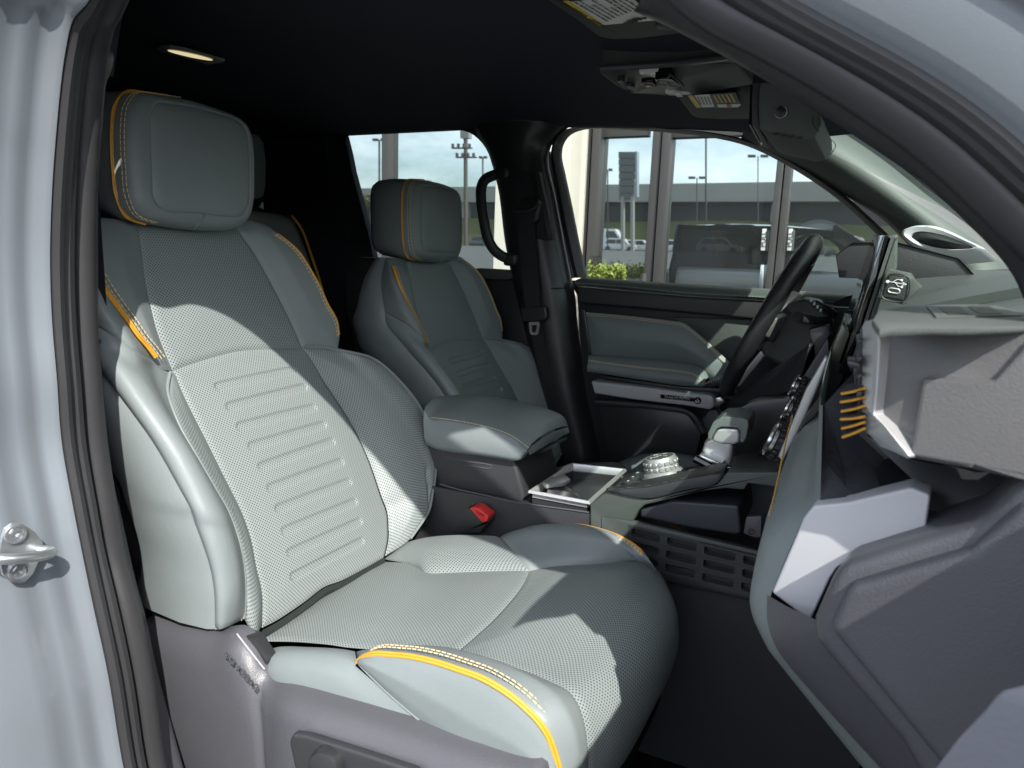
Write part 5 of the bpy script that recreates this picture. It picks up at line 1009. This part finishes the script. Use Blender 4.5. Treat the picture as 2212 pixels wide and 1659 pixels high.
trr = obj('raised_lot', loft([[V((x, y, z)) for x in (-400, 400)] for y, z in ((-9, G), (-30, -.2), (-62, .85), (-93, .95))], False), asph, kind='structure', smooth=0); tag(trr, 'asphalt of the raised car park behind the camera', 'ground', kind='structure')
gb_ = obj('grass_bank', loft([[V((x, y, z+.25*math.sin(x*.13+y))) for x in np.linspace(-300, 300, 90)] for y, z in ((-93, .9), (-97, 3.2), (-103, 6.0), (-400, 6.4))], False), grass_m, kind='structure'); tag(gb_, 'olive green grass bank beyond the parked cars', 'grass bank', kind='structure')
YF = 5.5
fc = thing('showroom_facade', 'cream showroom front with dark framed mirror glass doors beside the truck', 'building', (-1, YF, G))
def wpx(x0, x1, z0, z1, y, d, m, nm, bev=.004): # upright board between image columns x0..x1 measured at eye height
    a, b = P(x0, 480, y=y), P(x1, 480, y=y); return obj(nm, slab([V((a.x, y, z0)), V((b.x, y, z0)), V((b.x, y, z1)), V((a.x, y, z1))], (0, d, 0), bev), m, fc)
wpx(1068, 1226, G, 5, 5.150, .5, stucco, 'column'); wpx(1226, 1258, G, 5, 5.400, .3, stucco, 'column_return')
for x0, x1, y in ((1250, 1268, 5.440), (1270, 1288, 5.400), (1398, 1416, 5.440), (1418, 1436, 5.410), (1666, 1681, 5.420), (1684, 1699, 5.420), (824, 838, 5.420)): wpx(x0, x1, G, 2.6, y, .12, alu, 'mullion')
def bar(x0, x1, ya, h, y, nm='transom_reflection'):
    a, b = P(x0, ya, y=y), P(x1, ya, y=y); z = a.z; return obj(nm, slab([V((a.x, y, z)), V((b.x, y, z)), V((b.x, y, z+h)), V((a.x, y, z+h))], (0, .1, 0), .004), alu, fc)
bar(1288, 1398, 297, .9, 5.450); bar(1436, 1960, 298, .9, 5.450)  # left board stands in for a soffit reflection; right one is the door head
wpx(1288, 1960, G, G+.16, 5.450, .08, alu, 'bottom_rail')
for x0, x1 in ((600, 1068), (1288, 1398), (1436, 1666), (1699, 2100)): wpx(x0, x1, G+.1, 2.55, YF, .02, shop_gl, 'glass_pane', 0)
obj('wall', slab([V((-9, 5.620, 2.5)), V((8, 5.620, 2.5)), V((8, 5.620, 6)), V((-9, 5.620, 6))], (0, .3, 0), 0), stucco, fc)
obj('inner_dark', slab([V((-9, 5.650, G)), V((8, 5.650, G)), V((8, 5.650, 2.6)), V((-9, 5.650, 2.6))], (0, .1, 0), 0), dark_c, fc)
for px in (1652, 1709):
    a = P(px-2 if px < 1680 else px-5, 520, y=5.360)
    obj('door_pull', slab([P(px-9, 572, y=5.340), P(px-1, 572, y=5.340), P(px-7, 660, y=5.340), P(px-16, 660, y=5.340)], (0, .03, 0), .004), chrome, fc)
    pt = obj('pull_plate', slab([P(px-9, 541, y=5.400), P(px-5, 494, y=5.400), P(px+4, 494, y=5.400), P(px, 541, y=5.400)], (0, .006, 0), .001), mat('plate_grey', (.45, .45, .43), .5), fc)
    o_ = P(px-2.5, 517, y=5.396); text('lettering', 'PULL', o_, P(px-.5, 494, y=5.396)-P(px-4.5, 541, y=5.396), (-1, 0, 0), .05, ink, pt, .0005)
bs = thing('shrub', 'small yellow green shrub at the foot of the showroom glass', 'shrub', (-1.1, 5.150, -.4)); lv, lf = [], []
for i in range(900):
    a = P(1272+rng.random()*78, 603-abs(rng.normal())*9-14*math.sin(i*.7)**2, y=5.0+rng.random()*.3); d = V(rng.normal(size=3)).normalized()*.022; e = d.cross(V(rng.normal(size=3))).normalized()*.010; k = len(lv)
    lv += [a-d, a+e, a+d, a-e]; lf.append((k, k+1, k+2, k+3))
fo_ = obj('foliage', (lv, lf), mat('yellow_green_leaf', (.16, .20, .03), .6, var=.4), bs, smooth=0)
obj('stem', tube([V((-1.4, 5.15, G)), V((-1.37, 5.15, -.1))], .02, 6), dark_c, bs)
# --- mirrored things: given by where their mirror image stands (depth yv behind the glass)
def M_(px, py, yv): q = P(px, py, y=yv); return V((q.x, 2*YF-q.y, q.z))
def upright(px0, px1, py0, py1, yv, d=.3): return slab([M_(px0, py1, yv), M_(px1, py1, yv), M_(px1, py0, yv), M_(px0, py0, yv)], (0, -d, 0), 0)
br_ = thing('overpass', 'long pale concrete overpass above the grass bank', 'bridge', (0, -100, 4))
obj('deck', slab([V((-300, -104, 8.6)), V((200, -104, 9.6)), V((200, -104, 13.0)), V((-300, -104, 10.6))], (0, -14, 0), 0), conc, br_)
obj('underside_shade', slab([V((-300, -106, 5)), V((200, -106, 5)), V((200, -106, 9.8)), V((-300, -106, 9.0))], (0, -1, 0), 0), dark_c, br_)  # dark sheet stands in for the shade below the deck
for x in range(-120, 60, 18): obj('pier', slab([V((x, -105, 5)), V((x+2.0, -105, 5)), V((x+2.0, -105, 9.4)), V((x, -105, 9.4))], (0, -1, 0), 0), conc, br_)
sg_ = thing('pylon_sign', 'tall grey brand pylon sign with seven stacked panels on two poles', 'sign', M_(1353, 555, 88))
for i in range(7):
    y0 = 328+i*15; obj('sign_panel', upright(1336+i*.2, 1372-i*1.2, y0, y0+13.5, 88, 1), mat('sign_grey', (.11, .11, .115), .5), sg_)
obj('sign_edge', upright(1372, 1376, 327, 425, 88, 1), mat('sign_blue_grey', (.3, .36, .4), .5), sg_)
for x in (1341, 1362): obj('post', upright(x, x+6, 425, 556, 87.6, .6), conc, sg_)
def lamp_post(px, ph, pb, yv, w, lbl):
    t = thing('street_lamp', lbl, 'street lamp', M_(px, pb, yv), group='lamp posts of the car park')
    obj('pole', upright(px-.8, px+.8, ph, pb, yv, .25), alu, t); obj('lamp_head', upright(px-w, px-w*.25, ph-3, ph+2, yv, .4), alu, t); obj('lamp_head', upright(px+w*.25, px+w, ph-3, ph+2, yv, .4), alu, t)
for a in ((1312, 367, 556, 84, 9, 'twin headed lamp post mirrored left of the pylon sign'), (1505, 384, 560, 78, 18, 'twin headed lamp post mirrored in the middle of the glass door'), (1637, 337, 562, 64, 22, 'tall twin headed lamp post mirrored beside the door handle'), (818, 302, 545, 72, 14, 'lamp post mirrored at the rear window edge'), (1042, 340, 545, 90, 8, 'short lamp post mirrored beside the utility pole')): lamp_post(*a)
up = thing('utility_pole', 'wooden utility pole with two crossarms mirrored in the rear window', 'utility pole', M_(1005, 548, 94))
obj('pole', upright(1001.5, 1006, 272, 548, 100-6, .6), mat('weathered_wood', (.12, .10, .08), .9), up)
for y0, x0, x1 in ((318, 975, 1018), (338, 984, 1028)):
    obj('crossarm', upright(x0, x1, y0, y0+3, 93.6, .4), mat('weathered_arm', (.12, .10, .08), .9), up)
    for k in range(4): obj('insulator', upright(x0+k*12, x0+k*12+3.5, y0-8, y0, 93.5, .4), alu, up)
obj('transformer_box', upright(994, 1012, 280, 298, 93, 1), conc, up)
tall = thing('flag_pole', 'thin tall pole mirrored in the showroom door', 'pole', M_(1525, 560, 80)); obj('shaft', upright(1523, 1526, 285, 562, 80, .3), alu, tall)
car_w = mat('white_car_paint', (.72, .73, .74), .25, coat=.6); car_d = mat('dark_car_paint', (.04, .045, .05), .2, coat=.8); car_g = mat('car_glass_dark', (.01, .012, .014), .05)
def parked(px, yv, L, H, m, lbl, nm='parked_car', van=False):
    q = M_(px, 500, yv); z0 = .9; x, y = q.x, q.y
    t = thing(nm, lbl, 'van' if van else 'car', (x, y, z0), group='vehicles parked on the raised lot')
    r = .2*H; pr = [(-L/2, .25), (-L/2, .55*H), (-L*.46, .58*H)] + ([(-L*.45, H), (L*.22, H), (L*.36, .58*H), (L*.49, .5*H)] if van else [(-L*.36, H*.96), (-L*.28, H), (L*.12, H), (L*.27, .6*H), (L*.47, .53*H)]) + [(L/2, .42*H), (L/2, .25)]
    obj('body', slab([V((x+a, y+.9, z0+b)) for a, b in pr], (0, -1.8, 0), .07, 3), m, t)
    w = [(-L*.40, .60*H), (-L*.34, .90*H), (L*.10, .92*H), (L*.22, .62*H)] if not van else [(L*.04, .60*H), (L*.04, .9*H), (L*.2, .9*H), (L*.31, .60*H)]
    for k in range(2 if not van else 1):
        f = lambda a: a; mid_ = (w[0][0]+w[3][0])/2
        ww = [w[0], w[1], (mid_-.04, w[1][1]), (mid_-.04, w[0][1])] if k == 0 and not van else [(mid_+.04, w[0][1]), (mid_+.04, w[2][1]), w[2], w[3]] if not van else w
        obj('window', slab([V((x+a, y+.915, z0+b)) for a, b in ww], (0, -.01, 0), 0), car_g, t)
    for s in (-.32, .32): obj('wheel', lathe(V((x+L*s, y+.82, z0+.33)), (0, 1, 0), [(.33, 0), (.33, .12), (.2, .13), (.001, .1)], 20), rubber, t)
    return t
parked(1310, 92, 6.6, 2.9, car_w, 'tall white panel van parked on the raised lot', 'parked_van', True)
for a in ((1343, 90, 4.5, 1.65, car_w, 'white estate car parked right of the panel van'), (1385, 91, 4.4, 1.55, car_w, 'white hatchback parked under the pylon sign'), (1268, 92, 4.5, 1.6, car_w, 'white car parked left of the panel van'), (1452, 89, 4.5, 1.6, car_w, 'white saloon mirrored at the edge of the glass door'), (1498, 88, 4.4, 1.5, car_d, 'dark saloon parked right of the white ones'), (1050, 92, 4.6, 1.6, car_d, 'dark car mirrored behind the grab handle'), (1580, 87, 4.8, 1.7, car_w, 'white crossover mirrored behind the door handles'), (1760, 86, 4.9, 1.75, car_d, 'dark crossover mirrored behind the steering wheel')): parked(*a)
tr = thing('tree', 'low olive tree mirrored at the lower left of the rear window', 'tree', M_(800, 540, 95)); lv, lf = [], []
for i in range(2600):
    c_ = [(795, 440, 22), (815, 432, 18), (778, 450, 18), (835, 446, 14)][i % 4]; u, v_ = rng.normal(size=2)*.45
    a = M_(c_[0]+u*c_[2], c_[1]+v_*c_[2]*.6, 95+rng.normal()*2.5); d = V(rng.normal(size=3)).normalized()*.5; e = d.cross(V(rng.normal(size=3))).normalized()*.28; k = len(lv)
    lv += [a-d, a+e, a+d, a-e]; lf.append((k, k+1, k+2, k+3))
obj('crown', (lv, lf), mat('olive_leaf', (.06, .075, .02), .8, var=.4), tr, smooth=0); b0 = M_(805, 500, 95); obj('trunk', tube([V((b0.x, b0.y, .9)), V((b0.x, b0.y, 8.5))], .4, 8), alu, tr)
